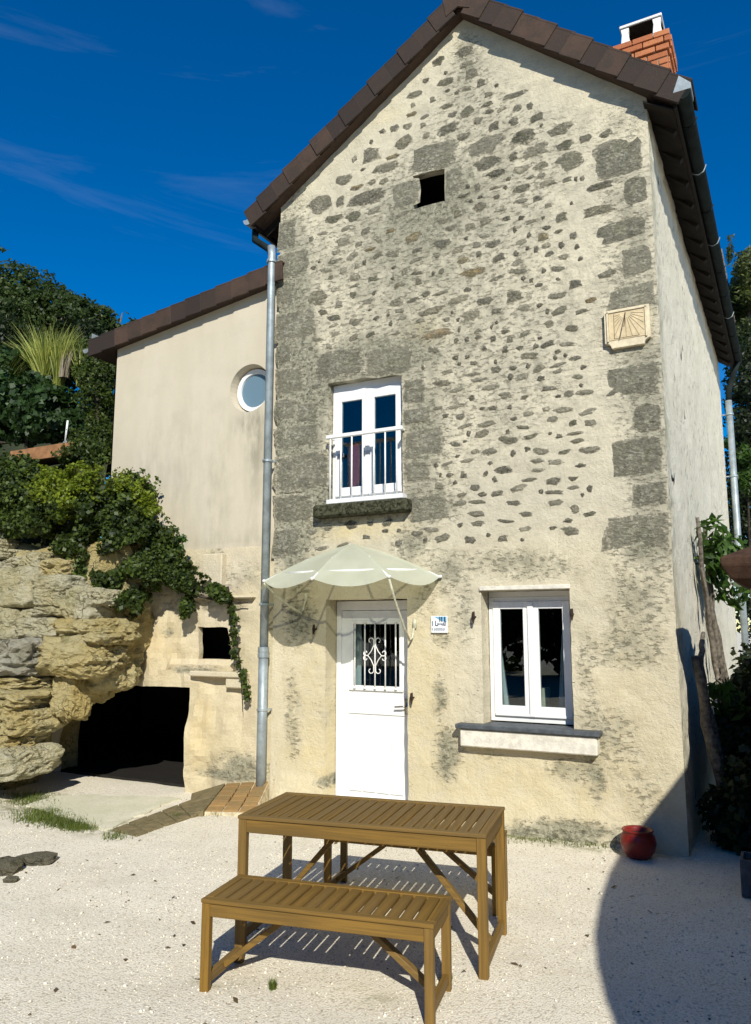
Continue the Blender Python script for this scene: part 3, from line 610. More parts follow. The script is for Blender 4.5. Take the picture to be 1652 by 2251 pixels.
def run(x0, z0, x1, z1, n):
    d = Vector((x1 - x0, 0, z1 - z0)); Ls = d.length; pitch = Ls / n; d.normalize(); flip = x1 < x0
    up = Vector((-d.z, 0, d.x)) if not flip else Vector((d.z, 0, -d.x))
    for i in range(n):
        o = link_mesh('verge_tile', verge_me, roof)
        lift = 0.0
        base = Vector((x0, 0, z0)) + d * (pitch * i)
        d2 = (d - up * 0.085 + up * rnd.uniform(-0.008, 0.008)).normalized(); u2 = Vector((-d2.z, 0, d2.x)) if not flip else Vector((d2.z, 0, -d2.x))
        yv = Vector((0, 1, 0))
        m = Matrix((d2, yv, u2)).transposed().to_4x4()
        m.translation = base + up * 0.018 + Vector((0, -0.014 * ((i % 2)) + rnd.uniform(-0.004, 0.004), 0))
        o.matrix_local = m
        for cidx in range(1):
            f = link_mesh('roof_tile', flat_me, roof); mm = m.copy(); mm.translation = base + u2 * (Hh + 0.022) + Vector((0, 0.11 + 0.225 * cidx + rnd.uniform(-.005, .005), 0)); f.matrix_local = mm
run(-0.31, under_l(-0.31), APX - 0.05, under_l(APX - 0.05), 14)
run(4.34, under_r(4.34), APX + 0.05, under_r(APX + 0.05), 12)
rg = MB()
ridge_me = None
for k in range(20):
    y0 = -0.17 + k * 0.40
    if ridge_me is None:
        q = MB()
        for s in (-1, 1):
            m = Matrix.Rotation(s * R(36), 4, 'Y'); q.box(0.0 if s > 0 else -0.20, 0.20 if s > 0 else 0.0, 0, 0.41, 0, 0.02, m)
        q.prism([(-0.165, -0.11), (0, 0.012), (0.165, -0.11), (0.13, -0.30), (0, -0.235), (-0.13, -0.30)], -0.004, 0.018)
        ridge_me = q.mesh('ridge_tile', M_tile, 0.003)
    o = link_mesh('ridge_tile', ridge_me, roof); o.location = (APX, y0, za + 0.275 + (0.012 if k == 0 else 0))
# soffit boards, rafter tails and barge under the eaves
for k in range(16):
    y = 0.25 + k * 0.48
    MB().bar((XR - 0.02, y, under_r(XR) + 0.0), (ER - 0.03, y, zr + 0.02 - 0.03), 0.07, 0.10).build('rafter', M_rafter, roof)
for k in range(3):
    y = 0.1 + k * 0.5
    MB().bar((0.02, y, under_l(0) - 0.0), (EL + 0.03, y, zl - 0.01), 0.07, 0.10).build('rafter', M_rafter, roof)
MB().add([(XR - .02, -.10, under_r(XR) - .075), (ER - .02, -.10, zr - .02), (ER - .02, DEPTH + .1, zr - .02), (XR - .02, DEPTH + .1, under_r(XR) - .075), (XR - .02, -.10, under_r(XR) - .06), (ER - .02, -.10, zr - .005), (ER - .02, DEPTH + .1, zr - .005), (XR - .02, DEPTH + .1, under_r(XR) - .06)], [(0, 1, 2, 3), (7, 6, 5, 4), (0, 4, 5, 1), (1, 5, 6, 2), (2, 6, 7, 3), (3, 7, 4, 0)]).build('soffit', M_rafter, roof)  # dark sheet added below the rafters to keep the eave black
MB().bar((ER - 0.005, -0.11, zr + 0.07), (ER - 0.005, DEPTH + 0.1, zr + 0.07), 0.025, 0.16).build('fascia', M_rafter, roof)
MB().bar((EL + 0.005, -0.11, zl + 0.07), (EL + 0.005, 1.5, zl + 0.07), 0.025, 0.16).build('fascia', M_rafter, roof)

# ---- chimney
ch = empty('chimney', (0, 0, 0)); ch.parent = house
CX0, CX1, CY0, CY1, CZ0, CZ1 = 3.66, 4.19, 1.05, 1.55, 6.62, 8.075
MB().box(CX0 + .012, CX1 - .012, CY0 + .012, CY1 - .012, CZ0, CZ1 - 0.01).build('core', M_mortar, ch)
def brick_mesh(l):
    return MB().box(0, l, 0, 0.1, 0, 0.062).mesh('brick', M_brick, 0.004)
bl = {}
def brick(x, y, z, l, rot):
    key = round(l, 3)
    if key not in bl: bl[key] = brick_mesh(l)
    o = link_mesh('brick', bl[key], ch); o.location = (x, y, z); o.rotation_euler = (rnd.uniform(-.01, .01), rnd.uniform(-.008, .008), rot + rnd.uniform(-.012, .012))
nz_ = int((CZ1 - 6.70) / 0.075)
for k in range(nz_):
    z = CZ1 - 0.075 * (k + 1) + 0.006; grow = 0.035 if k < 2 else (0.02 if k == 2 else 0.0)
    x0, x1, y0, y1 = CX0 - grow, CX1 + grow, CY0 - grow, CY1 + grow
    def runb(a0, a1, fn, odd):
        a = a0; first = True
        while a < a1 - 0.02:
            l = 0.105 if (first and odd) else 0.215
            l = min(l, a1 - a); fn(a, l - 0.011); a += l; first = False
    runb(x0, x1, lambda a, l: brick(a, y0, z, l, 0), k % 2)
    runb(y0 + 0.105, y1, lambda a, l: brick(x1, a, z, l, R(90)), 1 - k % 2)
    runb(y0 + 0.105, y1, lambda a, l: brick(x0 + 0.1, a, z, l, R(90)), 1 - k % 2)
for px_, py_ in ((CX0 + .10, CY0 + .05), (CX1 - .10, CY0 + .05), (CX0 + .10, CY1 - .05), (CX1 - .10, CY1 - .05)):
    MB().prism([(-0.05, 0), (0.05, 0), (0.035, 0.13), (0.045, 0.20), (-0.045, 0.20), (-0.035, 0.13)], -0.03, 0.03, Matrix.Translation((px_, py_, CZ1 + 0.002))).build('cap_post', M_whitemetal, ch, 0.004)
MB().box(CX0 + 0.045, CX1 - 0.045, CY0 + 0.01, CY1 - 0.01, CZ1 + 0.205, CZ1 + 0.24).build('cap_slab', M_whitemetal, ch, 0.006)
MB().box(CX0 + 0.055, CX1 - 0.055, CY0 + 0.02, CY1 - 0.02, CZ1 + 0.195, CZ1 + 0.203).build('cap_underside', M_dark, ch)  # near-black sheet puts the shade under the cap into colour
MB().box(CX0 + 0.12, CX1 - 0.12, CY0 + 0.24, CY1 - 0.22, CZ1, CZ1 + 0.19).build('flue', M_dark, ch)

# ---- windows and door
def strip_frame(mb, x0, x1, z0, z1, y0, y1, w, wb=None):
    wb = wb or w
    mb.box(x0, x0 + w, y0, y1, z0, z1); mb.box(x1 - w, x1, y0, y1, z0, z1); mb.box(x0 + w, x1 - w, y0, y1, z1 - w, z1); mb.box(x0 + w, x1 - w, y0, y1, z0, z0 + wb)
def casement(x0, x1, z0, z1, y, fw=0.055, sw=0.07):
    m = MB(); strip_frame(m, x0, x1, z0, z1, y, y + 0.06, fw, 0.06); w = m.build('window', M_white, house, 0.003)
    xm = (x0 + x1) / 2
    for a, c in ((x0 + fw - .012, xm - 0.004), (xm + 0.004, x1 - fw + .012)):
        s = MB(); strip_frame(s, a, c, z0 + 0.045, z1 - fw + .012, y - 0.014, y + 0.03, sw, sw + 0.03); s.box(a + .01, c - .01, y - 0.026, y - 0.0145, z0 + 0.05, z0 + 0.075)
        s.build('sash', M_white, w, 0.004)
        g = MB(); g.box(a + sw - .005, c - sw + .005, y + 0.002, y + 0.006, z0 + 0.1, z1 - fw - sw + 0.02); g.build('pane', M_glass, w)
    MB().box(xm - 0.028, xm + 0.028, y - 0.030, y - 0.0148, z0 + 0.05, z1 - fw + .008).build('meeting_stile', M_white, w, 0.006)
    return w
wu = casement(0.672, 1.549, 3.13, 4.33, 0.10); wu['label'] = 'white two leaf casement window upstairs'
MB().box(0.672, 1.549, 0.105, 0.15, 4.33, 4.415).build('transom', M_white, wu)
wl_ = casement(2.374, 3.193, 0.945, 2.09, 0.19); wl_['label'] = 'white two leaf casement window with curtains'
MB().box(2.374, 3.193, 0.195, 0.24, 2.09, 2.14).build('transom', M_white, wl_)
# ground-floor window: slate sill on a stone block
MB().box(2.14, 3.44, -0.135, 0.0, 0.895, 0.935).build('slate_sill', M_slate, house, 0.006)
MB().box(2.372, 3.195, 0.0, 0.185, 0.90, 0.936).build('slate_sill', M_slate, house, 0.004)
MB().box(2.175, 3.41, -0.105, 0.02, 0.735, 0.893).build('sill_block', M_sill, house, 0.010)
MB().box(2.36, 3.21, -0.025, 0.03, 2.146, 2.185).build('lintel_edge', M_sill, house, 0.004)
# upstairs sill and guard rail
sb = MB(); sb.box(0.56, 1.66, -0.125, 0.02, 2.94, 3.075); sb.build('mossy_sill', M_moss, house, 0.02)
MB().box(0.715, 1.60, -0.10, 0.095, 3.077, 3.125).build('window_ledge', M_white, house, 0.005)
gr = MB().box(0.705, 1.605, -0.105, -0.070, 3.775, 3.815).build('guard_rail', M_whitemetal, house, 0.006); gr['label'] = 'white metal guard rail across the upstairs window'
for k in range(7):
    x = 0.755 + k * 0.130
    MB().tube([(x, -0.0875, 3.10), (x, -0.0875, 3.776)], 0.0085, 8).build('rail_bar', M_whitemetal, gr, 0, True)
for x in (0.72, 1.575): MB().box(x - .012, x + .012, -0.10, 0.05, 3.785, 3.805).build('rail_bracket', M_whitemetal, gr)
for x in (0.80, 1.12): MB().box(x - 0.055, x + 0.03, 0.066, 0.073, 3.60, 3.645).build('latch', M_steel, wu, 0.004)
# door
DX0, DX1, DY = 0.672, 1.596, 0.225
dm = MB()
dm.box(DX0 + 0.05, DX1 - 0.05, DY + 0.01, DY + 0.05, 0.05, 1.14)
strip_frame(dm, DX0 + 0.05, DX1 - 0.05, 1.14, 1.98, DY + 0.01, DY + 0.05, 0.13, 0.06)
door = dm.build('door', M_white, house, 0.004); door['label'] = 'white half glazed front door with scrolled bars'
f = MB(); f.box(DX0, DX0 + 0.05, DY - 0.02, DY + 0.07, 0.04, 2.08); f.box(DX1 - 0.05, DX1, DY - 0.02, DY + 0.07, 0.04, 2.08); f.box(DX0 + 0.05, DX1 - 0.05, DY - 0.02, DY + 0.07, 1.985, 2.08); f.build('door_frame', M_white, door, 0.004)
MB().box(DX0 + 0.175, DX1 - 0.175, DY + 0.03, DY + 0.036, 1.19, 1.86).build('pane', M_glass, door)
mf = MB(); strip_frame(mf, DX0 + 0.165, DX1 - 0.165, 1.185, 1.87, DY - 0.006, DY + 0.012, 0.03); mf.box(DX0 + 0.15, DX1 - 0.15, DY - 0.012, DY + 0.009, 1.165, 1.186); mf.build('glazing_bead', M_white, door, 0.004)
xw = (DX1 - DX0 - 0.30) / 4
for k in range(4):
    MB().box(DX0 + 0.15 + k * xw + 0.007, DX0 + 0.15 + (k + 1) * xw - 0.007, DY - 0.008, DY + 0.012, 0.17, 0.86).build('door_board', M_white, door, 0.005)
MB().box(DX0 + 0.14, DX1 - 0.14, DY - 0.004, DY + 0.009, 0.93, 1.10).build('lock_rail', M_white, door, 0.005)
MB().box(DX0 + 0.05, DX1 - 0.05, DY - 0.03, DY + 0.009, 0.05, 0.12).build('weatherboard', M_white, door, 0.01)
for k in range(5):
    x = DX0 + 0.225 + k * (DX1 - DX0 - 0.45) / 4
    MB().tube([(x, DY - 0.022, 1.19), (x, DY - 0.022, 1.865)], 0.008, 8).build('door_bar', M_whitemetal, door, 0, True)
    for z in (1.193, 1.862): MB().lathe([(0.0, -0.012), (0.013, -0.008), (0.015, 0), (0.013, 0.008), (0.0, 0.012)], (x, DY - 0.022, z), 10).build('bar_boss', M_whitemetal, door, 0, True)
xc = DX0 + 0.225 + 2 * (DX1 - DX0 - 0.45) / 4
def spiral(cx, cz, r0, a0, turns, sgn, n=16):
    return [(cx + r0 * (1 - 0.55 * i / n) * math.cos(a0 + sgn * turns * 2 * math.pi * i / n) * 1.0, DY - 0.030, cz + r0 * (1 - 0.55 * i / n) * math.sin(a0 + sgn * turns * 2 * math.pi * i / n)) for i in range(n + 1)]
for sx in (-1, 1):
    for sz in (-1, 1):
        z0 = 1.52
        path = spiral(xc + sx * 0.105, z0 + sz * 0.028, 0.030, -sz * math.pi / 2 if True else 0, 0.75, sz * sx)[::-1]
        mid_ = [(xc + sx * 0.075, DY - 0.030, z0 + sz * 0.004), (xc + sx * 0.04, DY - 0.03, z0 + sz * 0.045), (xc + sx * 0.012, DY - 0.03, z0 + sz * 0.10), (xc + sx * 0.012, DY - 0.03, z0 + sz * 0.125)]
        end_ = spiral(xc + sx * 0.045, z0 + sz * 0.150, 0.034, math.pi if sx > 0 else 0, 0.7, -sx * sz)
        MB().tube(path + mid_ + end_, 0.005, 6).build('scroll', M_whitemetal, door, 0, True)
hd = MB(); hd.box(DX1 - 0.135, DX1 - 0.085, DY - 0.012, DY - 0.003, 0.95, 1.10); hd.tube([(DX1 - 0.11, DY - 0.01, 1.03), (DX1 - 0.11, DY - 0.055, 1.03), (DX1 - 0.13, DY - 0.06, 1.03), (DX1 - 0.22, DY - 0.058, 1.022)], 0.009, 8); hd.build('handle', M_steel, door, 0.0, True)
MB().box(0.67, 1.595, -0.05, 0.22, -0.02, 0.045).build('door_step', M_sill, house, 0.008)

# things in the rooms
def curtain(x0, x1, z0, z1, y, taper, label, sgn):
    V, F = [], []; n = 14
    for j in range(8):
        t = j / 7
        for i in range(n + 1):
            s = i / n; w = (x1 - x0) * (1 - taper * t); xx = (x0 + w * s) if sgn > 0 else (x1 - w * s)
            V.append((xx, y + 0.02 * math.sin(s * 22), z1 - (z1 - z0) * t))
    for j in range(7):
        for i in range(n): F.append((j * (n + 1) + i, j * (n + 1) + i + 1, (j + 1) * (n + 1) + i + 1, (j + 1) * (n + 1) + i))
    return tag(link_mesh('curtain', np_mesh('curtain', V, F, M_curtain, None, True)), label, 'curtain')
curtain(2.34, 2.40, 0.98, 2.1, 0.30, -2.2, 'white curtain hanging at the hinge side of the lower window, next the door', 1)
curtain(3.06, 3.16, 0.98, 2.1, 0.33, -0.9, 'white curtain at the lower window, on the side away from the door', -1)
curtain(0.70, 0.90, 1.1, 1.98, 0.34, 0.0, 'pale curtain behind the barred glass of the front door', 1)
lp = empty('table_lamp', (2.73, 0.75, 0.72), 0, 'cream shaded table lamp seen through the lower window', 'lamp')
MB().lathe([(0.055, 0.38), (0.085, 0.14)], (0, 0, 0.12), 20).build('lamp_shade', M_shade, lp, 0, True)
MB().lathe([(0.0, 0), (0.07, 0.0), (0.07, 0.02), (0.015, 0.04), (0.02, 0.15), (0.012, 0.30), (0.0, 0.30)], (0, 0, 0.0), 14).build('lamp_base', M_steel, lp, 0, True)
tb = empty('side_table', (2.73, 0.75, 0.06), 0, 'small dark table under the lamp behind the lower window', 'table')
MB().box(-.2, .2, -.2, .2, 0.63, 0.66).build('table_top', M_floor_in, tb); 
for sx in (-.17, .17):
    for sy in (-.17, .17): MB().box(sx - .015, sx + .015, sy - .015, sy + .015, 0, 0.63).build('leg', M_floor_in, tb)
ez = empty('easel', (on_y(786, 1000, .5).x, 0.5, 2.72), R(-20), 'wooden easel with a red canvas behind the upstairs window', 'easel')
MB().box(-0.11, 0.11, -0.02, 0.0, 0.52, 1.12).build('canvas', M_red, ez)
for a, c in (((-.1, 0.02, 0), (-.03, 0.03, 1.15)), ((.1, 0.02, 0), (.03, 0.03, 1.15)), ((0, .35, 0), (0, .05, 1.1))): MB().bar(a, c, 0.02, 0.02).build('leg', M_teak, ez)

# ---- rainwater pipes and gutters
def halfpipe(name, x, z, y0, y1, r, mat, parent):
    V, F = [], []; n = 8
    for y in (y0, y1):
        for rr in (r, r - 0.006):
            for k in range(n + 1):
                a = math.pi + math.pi * k / n; V.append((x + rr * math.cos(a), y, z + rr * math.sin(a)))
    m = n + 1
    for k in range(n): F.append((k, k + 1, 2 * m + k + 1, 2 * m + k)); F.append((m + k + 1, m + k, 3 * m + k, 3 * m + k + 1))
    mb = MB(); mb.add(V, F + [(0, 2 * m, 3 * m, m), (m - 1, 2 * m - 1, 4 * m - 1, 3 * m - 1)]); mb.add(V, [tuple(range(0, m)), tuple(range(2 * m, 3 * m))]); return mb.build(name, mat, parent)
gut = empty('roof_gutter', (0, 0, 0), 0, 'dark half round gutter under the eave above the rough side wall', 'gutter')
GX, GZ = ER + 0.065, zr + 0.10
halfpipe('trough', GX, GZ, -0.15, DEPTH + 0.12, 0.068, M_zincdark, gut)
for k in range(9): MB().tube([(GX - 0.07, 0.3 + k * 0.85, GZ + 0.01), (GX - 0.05, 0.3 + k * 0.85, GZ - 0.06), (GX, 0.3 + k * 0.85, GZ - 0.078), (GX + 0.05, 0.3 + k * 0.85, GZ - 0.055), (GX + 0.078, 0.3 + k * 0.85, GZ + 0.012)], 0.007, 6).build('bracket', M_zinc if k in (1, 3, 6) else M_zincdark, gut, 0, True)  # three brackets in paler zinc stand in for glints
MB().add([(GX - .075, -0.155, GZ + .01), (GX + .075, -0.155, GZ + .01), (GX + .075, -0.155, GZ + 0.06), (GX - 0.02, -0.155, GZ + 0.16), (GX - .075, 0.05, GZ + .01), (GX + .075, 0.05, GZ + .01), (GX + .075, 0.05, GZ + 0.06), (GX - 0.02, 0.05, GZ + 0.16)], [(0, 1, 2, 3), (7, 6, 5, 4), (0, 4, 5, 1), (1, 5, 6, 2), (2, 6, 7, 3), (3, 7, 4, 0)]).build('end_flashing', M_zinc, gut)
gut2 = empty('roof_gutter', (0, 0, 0), 0, 'zinc gutter end above the long grey downpipe between house and annex', 'gutter')
halfpipe('trough', EL - 0.065, zl + 0.10, -0.15, 1.2, 0.065, M_zinc, gut2)
MB().tube([(EL - 0.06, 0.0, zl + 0.05), (EL - 0.05, -0.02, zl - 0.10), (-0.10, -0.07, 6.12), (-0.055, -0.085, 6.02)], 0.04, 10).build('swan_neck', M_zincdark, gut2, 0, True)
dp = empty('downpipe', (-0.055, -0.085, 0), 0, 'long grey zinc downpipe on the corner between house and annex', 'downpipe')
MB().tube([(0, 0, 0.03), (0, 0, 1.57)], 0.052, 16).build('pipe', M_zinc, dp, 0, True)
MB().tube([(0, 0, 1.57), (0, 0, 6.02), (-0.01, 0.0, 6.14)], 0.044, 16).build('pipe', M_zinc, dp, 0, True)
MB().lathe([(0.0, 1.49), (0.062, 1.49), (0.062, 1.53), (0.055, 1.535), (0.06, 1.56), (0.06, 1.60), (0.0, 1.60)], (0, 0, 0), 16).build('sleeve', M_zinc, dp, 0.0, False)
MB().lathe([(0.0, 0.0), (0.065, 0.0), (0.065, 0.08), (0.05, 0.10), (0.0, 0.10)], (0, 0, 0), 16).build('foot', M_zinc, dp)
for z in (0.95, 2.05, 3.62, 5.95):
    q = MB(); q.lathe([(0.044, z - .012), (0.058, z - .012), (0.058, z + .012), (0.044, z + .012)], (0, 0, 0), 16); q.bar((0.03, 0.0, z), (0.06, 0.10, z), 0.02, 0.02); q.tube([(0, -0.05, z), (0, -0.075, z)], 0.008, 6); q.build('bracket', M_zinc, dp)
dp2 = empty('downpipe', (XR + 0.13, DEPTH - 0.05, 0), 0, 'grey zinc downpipe at the far end of the rough side wall', 'downpipe')
MB().tube([(0, 0, 0), (0, 0, 5.75)], 0.055, 14).build('pipe', M_zinc, dp2, 0, True); MB().tube([(0, 0, 5.74), (0.02, 0, 5.95), (0.1, 0, 6.2), (GX - XR - 0.13, 0, GZ - 0.05)], 0.05, 12).build('swan_neck', M_zincdark, dp2, 0, True)
for z in (1.0, 2.6, 4.4, 5.5): q = MB(); q.lathe([(0.05, z - .015), (0.068, z - .015), (0.068, z + .015), (0.05, z + .015)], (0, 0, 0), 14); q.bar((-0.13, 0, z), (-.05, 0, z), 0.02, 0.02); q.build('bracket', M_zinc, dp2)

# ================================================================== THINGS ON THE FACADE
# ---- door canopy
can = empty('door_canopy', (0, 0, 0), 0, 'scalloped clear acrylic canopy on white ribs over the front door', 'canopy')
CC, CA, CB = 0.97, 1.0, 0.72
apex = Vector((0.985, -0.03, 2.66))
NR = 4; SEG = 10
rim = []
def rim_pt(t, drop=0.0):
    a = math.pi * (1 - t); return Vector((CC + CA * math.cos(a), -0.03 - CB * math.sin(a), 2.29 - 0.03 * math.sin(a) - drop))
ribs = [rim_pt(i / NR) for i in range(NR + 1)]
for i in range(NR):
    V, F = [], []
    for k in range(SEG + 1):
        s = k / SEG; e = ribs[i].lerp(ribs[i + 1], s)
        bulge = math.sin(math.pi * s)
        out = (e - Vector((CC, -0.03, e.z))); out.z = 0; out = out.normalized() if out.length > 0 else out
        for j in range(7):
            r = j / 6; q = apex.lerp(e, r) + Vector((0, 0, 0.035 * math.sin(math.pi * r)))
            q += (out * 0.06 + Vector((0, 0, -0.085))) * bulge * r ** 3
            if q.y > -0.012: q.y = -0.012
            V.append(q)
    for k in range(SEG):
        for j in range(6): F.append((k * 7 + j, k * 7 + j + 1, (k + 1) * 7 + j + 1, (k + 1) * 7 + j))
    link_mesh('canopy_panel', np_mesh('canopy_panel', V, F, M_acryl, None, True), can)
for i, e in enumerate(ribs):
    MB().tube([apex + Vector((0, 0, -0.01)), apex.lerp(e, 0.5) + Vector((0, 0, 0.022)), e + Vector((0, 0, -0.008))], 0.012, 8).build('rib', M_whitemetal, can, 0, True)
    MB().lathe([(0.0, -0.016), (0.014, -0.012), (0.018, 0), (0.014, 0.012), (0, 0.016)], e, 10).build('rib_end', M_whitemetal, can, 0, True)
hoop = [rim_pt(i / 24) for i in range(25)]
hp = [apex.lerp(q, 0.80) + Vector((0, 0, -0.004)) for q in hoop]
for a in range(NR): MB().tube([apex.lerp(ribs[a], 0.80) + Vector((0, 0, -0.004)), apex.lerp(ribs[a + 1], 0.80) + Vector((0, 0, -0.004))], 0.013, 8).build('cross_bar', M_whitemetal, can, 0, True)
for e, foot in ((ribs[3], Vector((1.66, -0.02, 1.74))), (ribs[1], Vector((0.40, -0.02, 2.02)))):
    dn_ = e.z - foot.z
    MB().tube([e + Vector((0, 0, -0.02)), e.lerp(foot, 0.30) + Vector((0, -0.03, -0.05)), e.lerp(foot, 0.75) + Vector((0, -0.05, -0.07)), foot + Vector((0, -0.055, -0.06)), foot + Vector((0.01, -0.02, -0.03)), foot + Vector((0.03, 0, 0.10))], 0.011, 8).build('bracket', M_olivemetal, can, 0, True)
    MB().lathe([(0, -.05), (0.018, -.04), (0.022, 0), (0.018, .04), (0, .05)], foot + Vector((0.03, 0.0, 0.10)), 12).build('wall_boss', M_olivemetal, can, 0, True)
can['label'] = 'scalloped clear acrylic canopy on white ribs over the front door'

# ---- sundial
sx0, sx1, sz0, sz1 = 3.615, 4.005, 4.275, 4.635
sd = empty('sundial', (sx0, -0.012, sz0), 0, 'carved sandstone sundial plaque with cut corners near the house corner', 'sundial')
w, h_ = sx1 - sx0, sz1 - sz0
def cut_poly(i, r):
    p = [(i, h_ - i), (i, i + r)] + [(i + r * math.cos(a), i + r * math.sin(a)) for a in [math.pi / 2 * (1 - k / 5) for k in range(6)]][0:6]
    p += [(w - i - r * math.cos(a), i + r * math.sin(a)) for a in [math.pi / 2 * k / 5 for k in range(6)]] + [(w - i, h_ - i)]; return p
MB().prism(cut_poly(0.0, 0.055), -0.035, 0.01).build('border', M_dialpale, sd, 0.003)
MB().prism([(0.04, 0.075), (w - 0.04, 0.075), (w - 0.04, h_ - 0.03), (0.04, h_ - 0.03)], -0.040, -0.03).build('dial_face', M_dial, sd)
for a, c in (((0.03, -.043, 0.065), (0.03, -.043, h_ - .02)), ((w - 0.03, -.043, 0.065), (w - .03, -.043, h_ - .02)), ((0.02, -.043, h_ - .022), (w - .02, -.043, h_ - .022))): MB().bar(a, c, 0.014, 0.014).build('moulding', M_dialpale, sd)
gp = Vector((w * 0.48, -0.041, h_ - 0.045))
for k in range(13):
    a = R(-90 + (k - 6) * 13); L = 0.30
    d = Vector((math.cos(a), 0, math.sin(a))); t = L
    if d.x > 0: t = min(t, (w - 0.05 - gp.x) / d.x)
    if d.x < 0: t = min(t, (0.09 - gp.x) / d.x)
    if d.z < 0: t = min(t, (0.085 - gp.z) / d.z)
    MB().bar(gp + d * 0.05, gp + d * t, 0.0025, 0.002, (0, 1, 0)).build('hour_line', M_line, sd)
for a, c in (((0.085, -.041, .085), (0.085, -.041, h_ - .04)), ((0.085, -.041, .085), (w - .09, -.041, .085))): MB().bar(a, c, 0.004, 0.002, (0, 1, 0)).build('engraved_border', M_line, sd)
MB().tube([gp, gp + Vector((0.0, -0.10, -0.17))], 0.004, 6).build('gnomon', M_iron, sd, 0, True)

# ---- enamel plaque by the door
c = on_y(951, 1391); e = on_y(986, 1354)
sg = empty('wall_plaque', (c.x, -0.022, c.z), 0, 'small white and blue enamel plaque on the wall beside the front door', 'sign')
w, h_ = e.x - c.x, e.z - c.z
MB().box(0, w, -0.006, 0.004, 0, h_).build('plate', M_signw, sg, 0.002)
def mark(pts, m, nm='mark'): MB().prism([(x * w, z * h_) for x, z in pts], -0.0085, -0.0065).build(nm, m, sg)
mark([(.20, .96), (.96, .96), (.96, .62), (.62, .72)], M_signb, 'blue_field')
for x0, x1, z0, z1 in ((.08, .13, .40, .70), (.25, .30, .42, .72), (.30, .42, .40, .46), (.40, .45, .44, .58), (.45, .66, .50, .55), (.66, .71, .42, .55), (.74, .79, .44, .62), (.84, .90, .42, .72), (.79, .84, .43, .48)): mark([(x0, z0), (x1, z0), (x1, z1), (x0, z1)], M_signd, 'lettering')
for x0, x1 in ((.52, .58), (.64, .70), (.82, .88)): mark([(x0, .66), (x1, .66), (x1, .95), (x0, .95)], M_signd, 'emblem')
for k, gl_ in enumerate('1U000U1'):
    x = 0.07 + k * 0.128
    if gl_ == '1': mark([(x, .14), (x + .03, .14), (x + .03, .28), (x, .28)], M_signd, 'lettering')
    else:
        for a in ((x, x + .02, .14, .28), (x + .06, x + .08, .14, .28), (x + .02, x + .06, .14, .165)) + (() if gl_ == 'U' else ((x + .02, x + .06, .255, .28),)): mark([(a[0], a[2]), (a[1], a[2]), (a[1], a[3]), (a[0], a[3])], M_signd, 'lettering')

# ---- shutter hooks
for (u, v, lab) in ((1046, 1356, 'rusty iron shutter hook between the enamel plaque and the lower window'), (1261, 1350, 'rusty iron shutter hook on the corner side of the lower window'), (697, 1383, 'rusty iron shutter hook in the shade of the door canopy'), (911, 1533, 'small iron catch on the wall beside the door handle')):
    p = on_y(u, v); hk = empty('shutter_hook', (p.x, -0.01, p.z), 0, lab, 'hook')
    MB().tube([(0, 0.02, 0), (0, -0.045, 0.0)], 0.008, 6).build('pin', M_iron, hk)
    MB().prism([(-.010, .045), (.012, .05), (.016, -.01), (.004, -.06), (-.012, -.045), (-.018, 0)], -0.055, -0.043).build('catch', M_iron, hk, 0.002)

# ================================================================== RENDERED ANNEX
AY = 0.05
annex = empty('annex', (0, 0, 0), 0, 'smooth beige rendered annex with round window beside the stone house', 'building')
AX0 = on_y(250, 900, AY).x; JZ = 2.70
def an_top(x): return 5.36 + 0.135 * (x - AX0)
oc = on_y(548, 853, AY); OX, OZ, OR = -0.43, oc.z, 0.285
bm = wall_bm(AX0, 0.02, JZ, 5.75, 0.07, [(OX - 0.36, OX + 0.36, OZ - 0.36, OZ + 0.36, 0.0)])
bmesh.ops.remove_doubles(bm, verts=list(bm.verts), dist=1e-4)
bd = [e for e in bm.edges if len(e.link_faces) == 1]
hv = list({v for e in bd for v in e.verts if abs(v.co.x - OX) < 0.365 and abs(v.co.z - OZ) < 0.365})
hv.sort(key=lambda v: math.atan2(v.co.z - OZ, v.co.x - OX))
c1 = []; c2 = []
for v in hv:
    a = math.atan2(v.co.z - OZ, v.co.x - OX)
    c1.append(bm.verts.new((OX + OR * math.cos(a), 0, OZ + OR * math.sin(a)))); c2.append(bm.verts.new((OX + (OR - .02) * math.cos(a), 0.16, OZ + (OR - .02) * math.sin(a))))
n = len(hv)
for i in range(n):
    j = (i + 1) % n
    bm.faces.new((hv[i], hv[j], c1[j], c1[i])); bm.faces.new((c1[i], c1[j], c2[j], c2[i]))
bmesh.ops.bisect_plane(bm, geom=list(bm.verts) + list(bm.edges) + list(bm.faces), plane_co=(AX0, 0, an_top(AX0) + 0.05), plane_no=Vector((-0.135, 0, 1)), clear_outer=True)
for v in bm.verts: v.co.y += AY
bmesh.ops.recalc_face_normals(bm, faces=bm.faces)
me = bpy.data.meshes.new('wall'); bm.to_mesh(me); bm.free(); me.materials.append(M_annex)
set_wall_attrs(me, px_spots([(560, 960, 22, 70, 1.0), (545, 930, 30, 20, .9), (480, 1080, 30, 160, .5), (400, 1050, 40, 160, .35), (560, 1100, 20, 150, .5), (500, 1190, 120, 14, .4), (330, 1050, 40, 120, .35)], AY), [])
link_mesh('wall', me, annex)
MB().box(AX0 + 0.0, AX0 + 0.02, AY, 5.2, JZ, 5.4).build('side_wall', M_annex, annex)
MB().box(AX0 + 0.03, 0.0, 0.9, 0.95, JZ, 5.3).build('partition', M_dark, annex)
MB().box(AX0 - 0.01, 0.0, AY - 0.012, AY + 0.05, JZ - 0.022, JZ - 0.002).build('drip_edge', M_annex, annex)
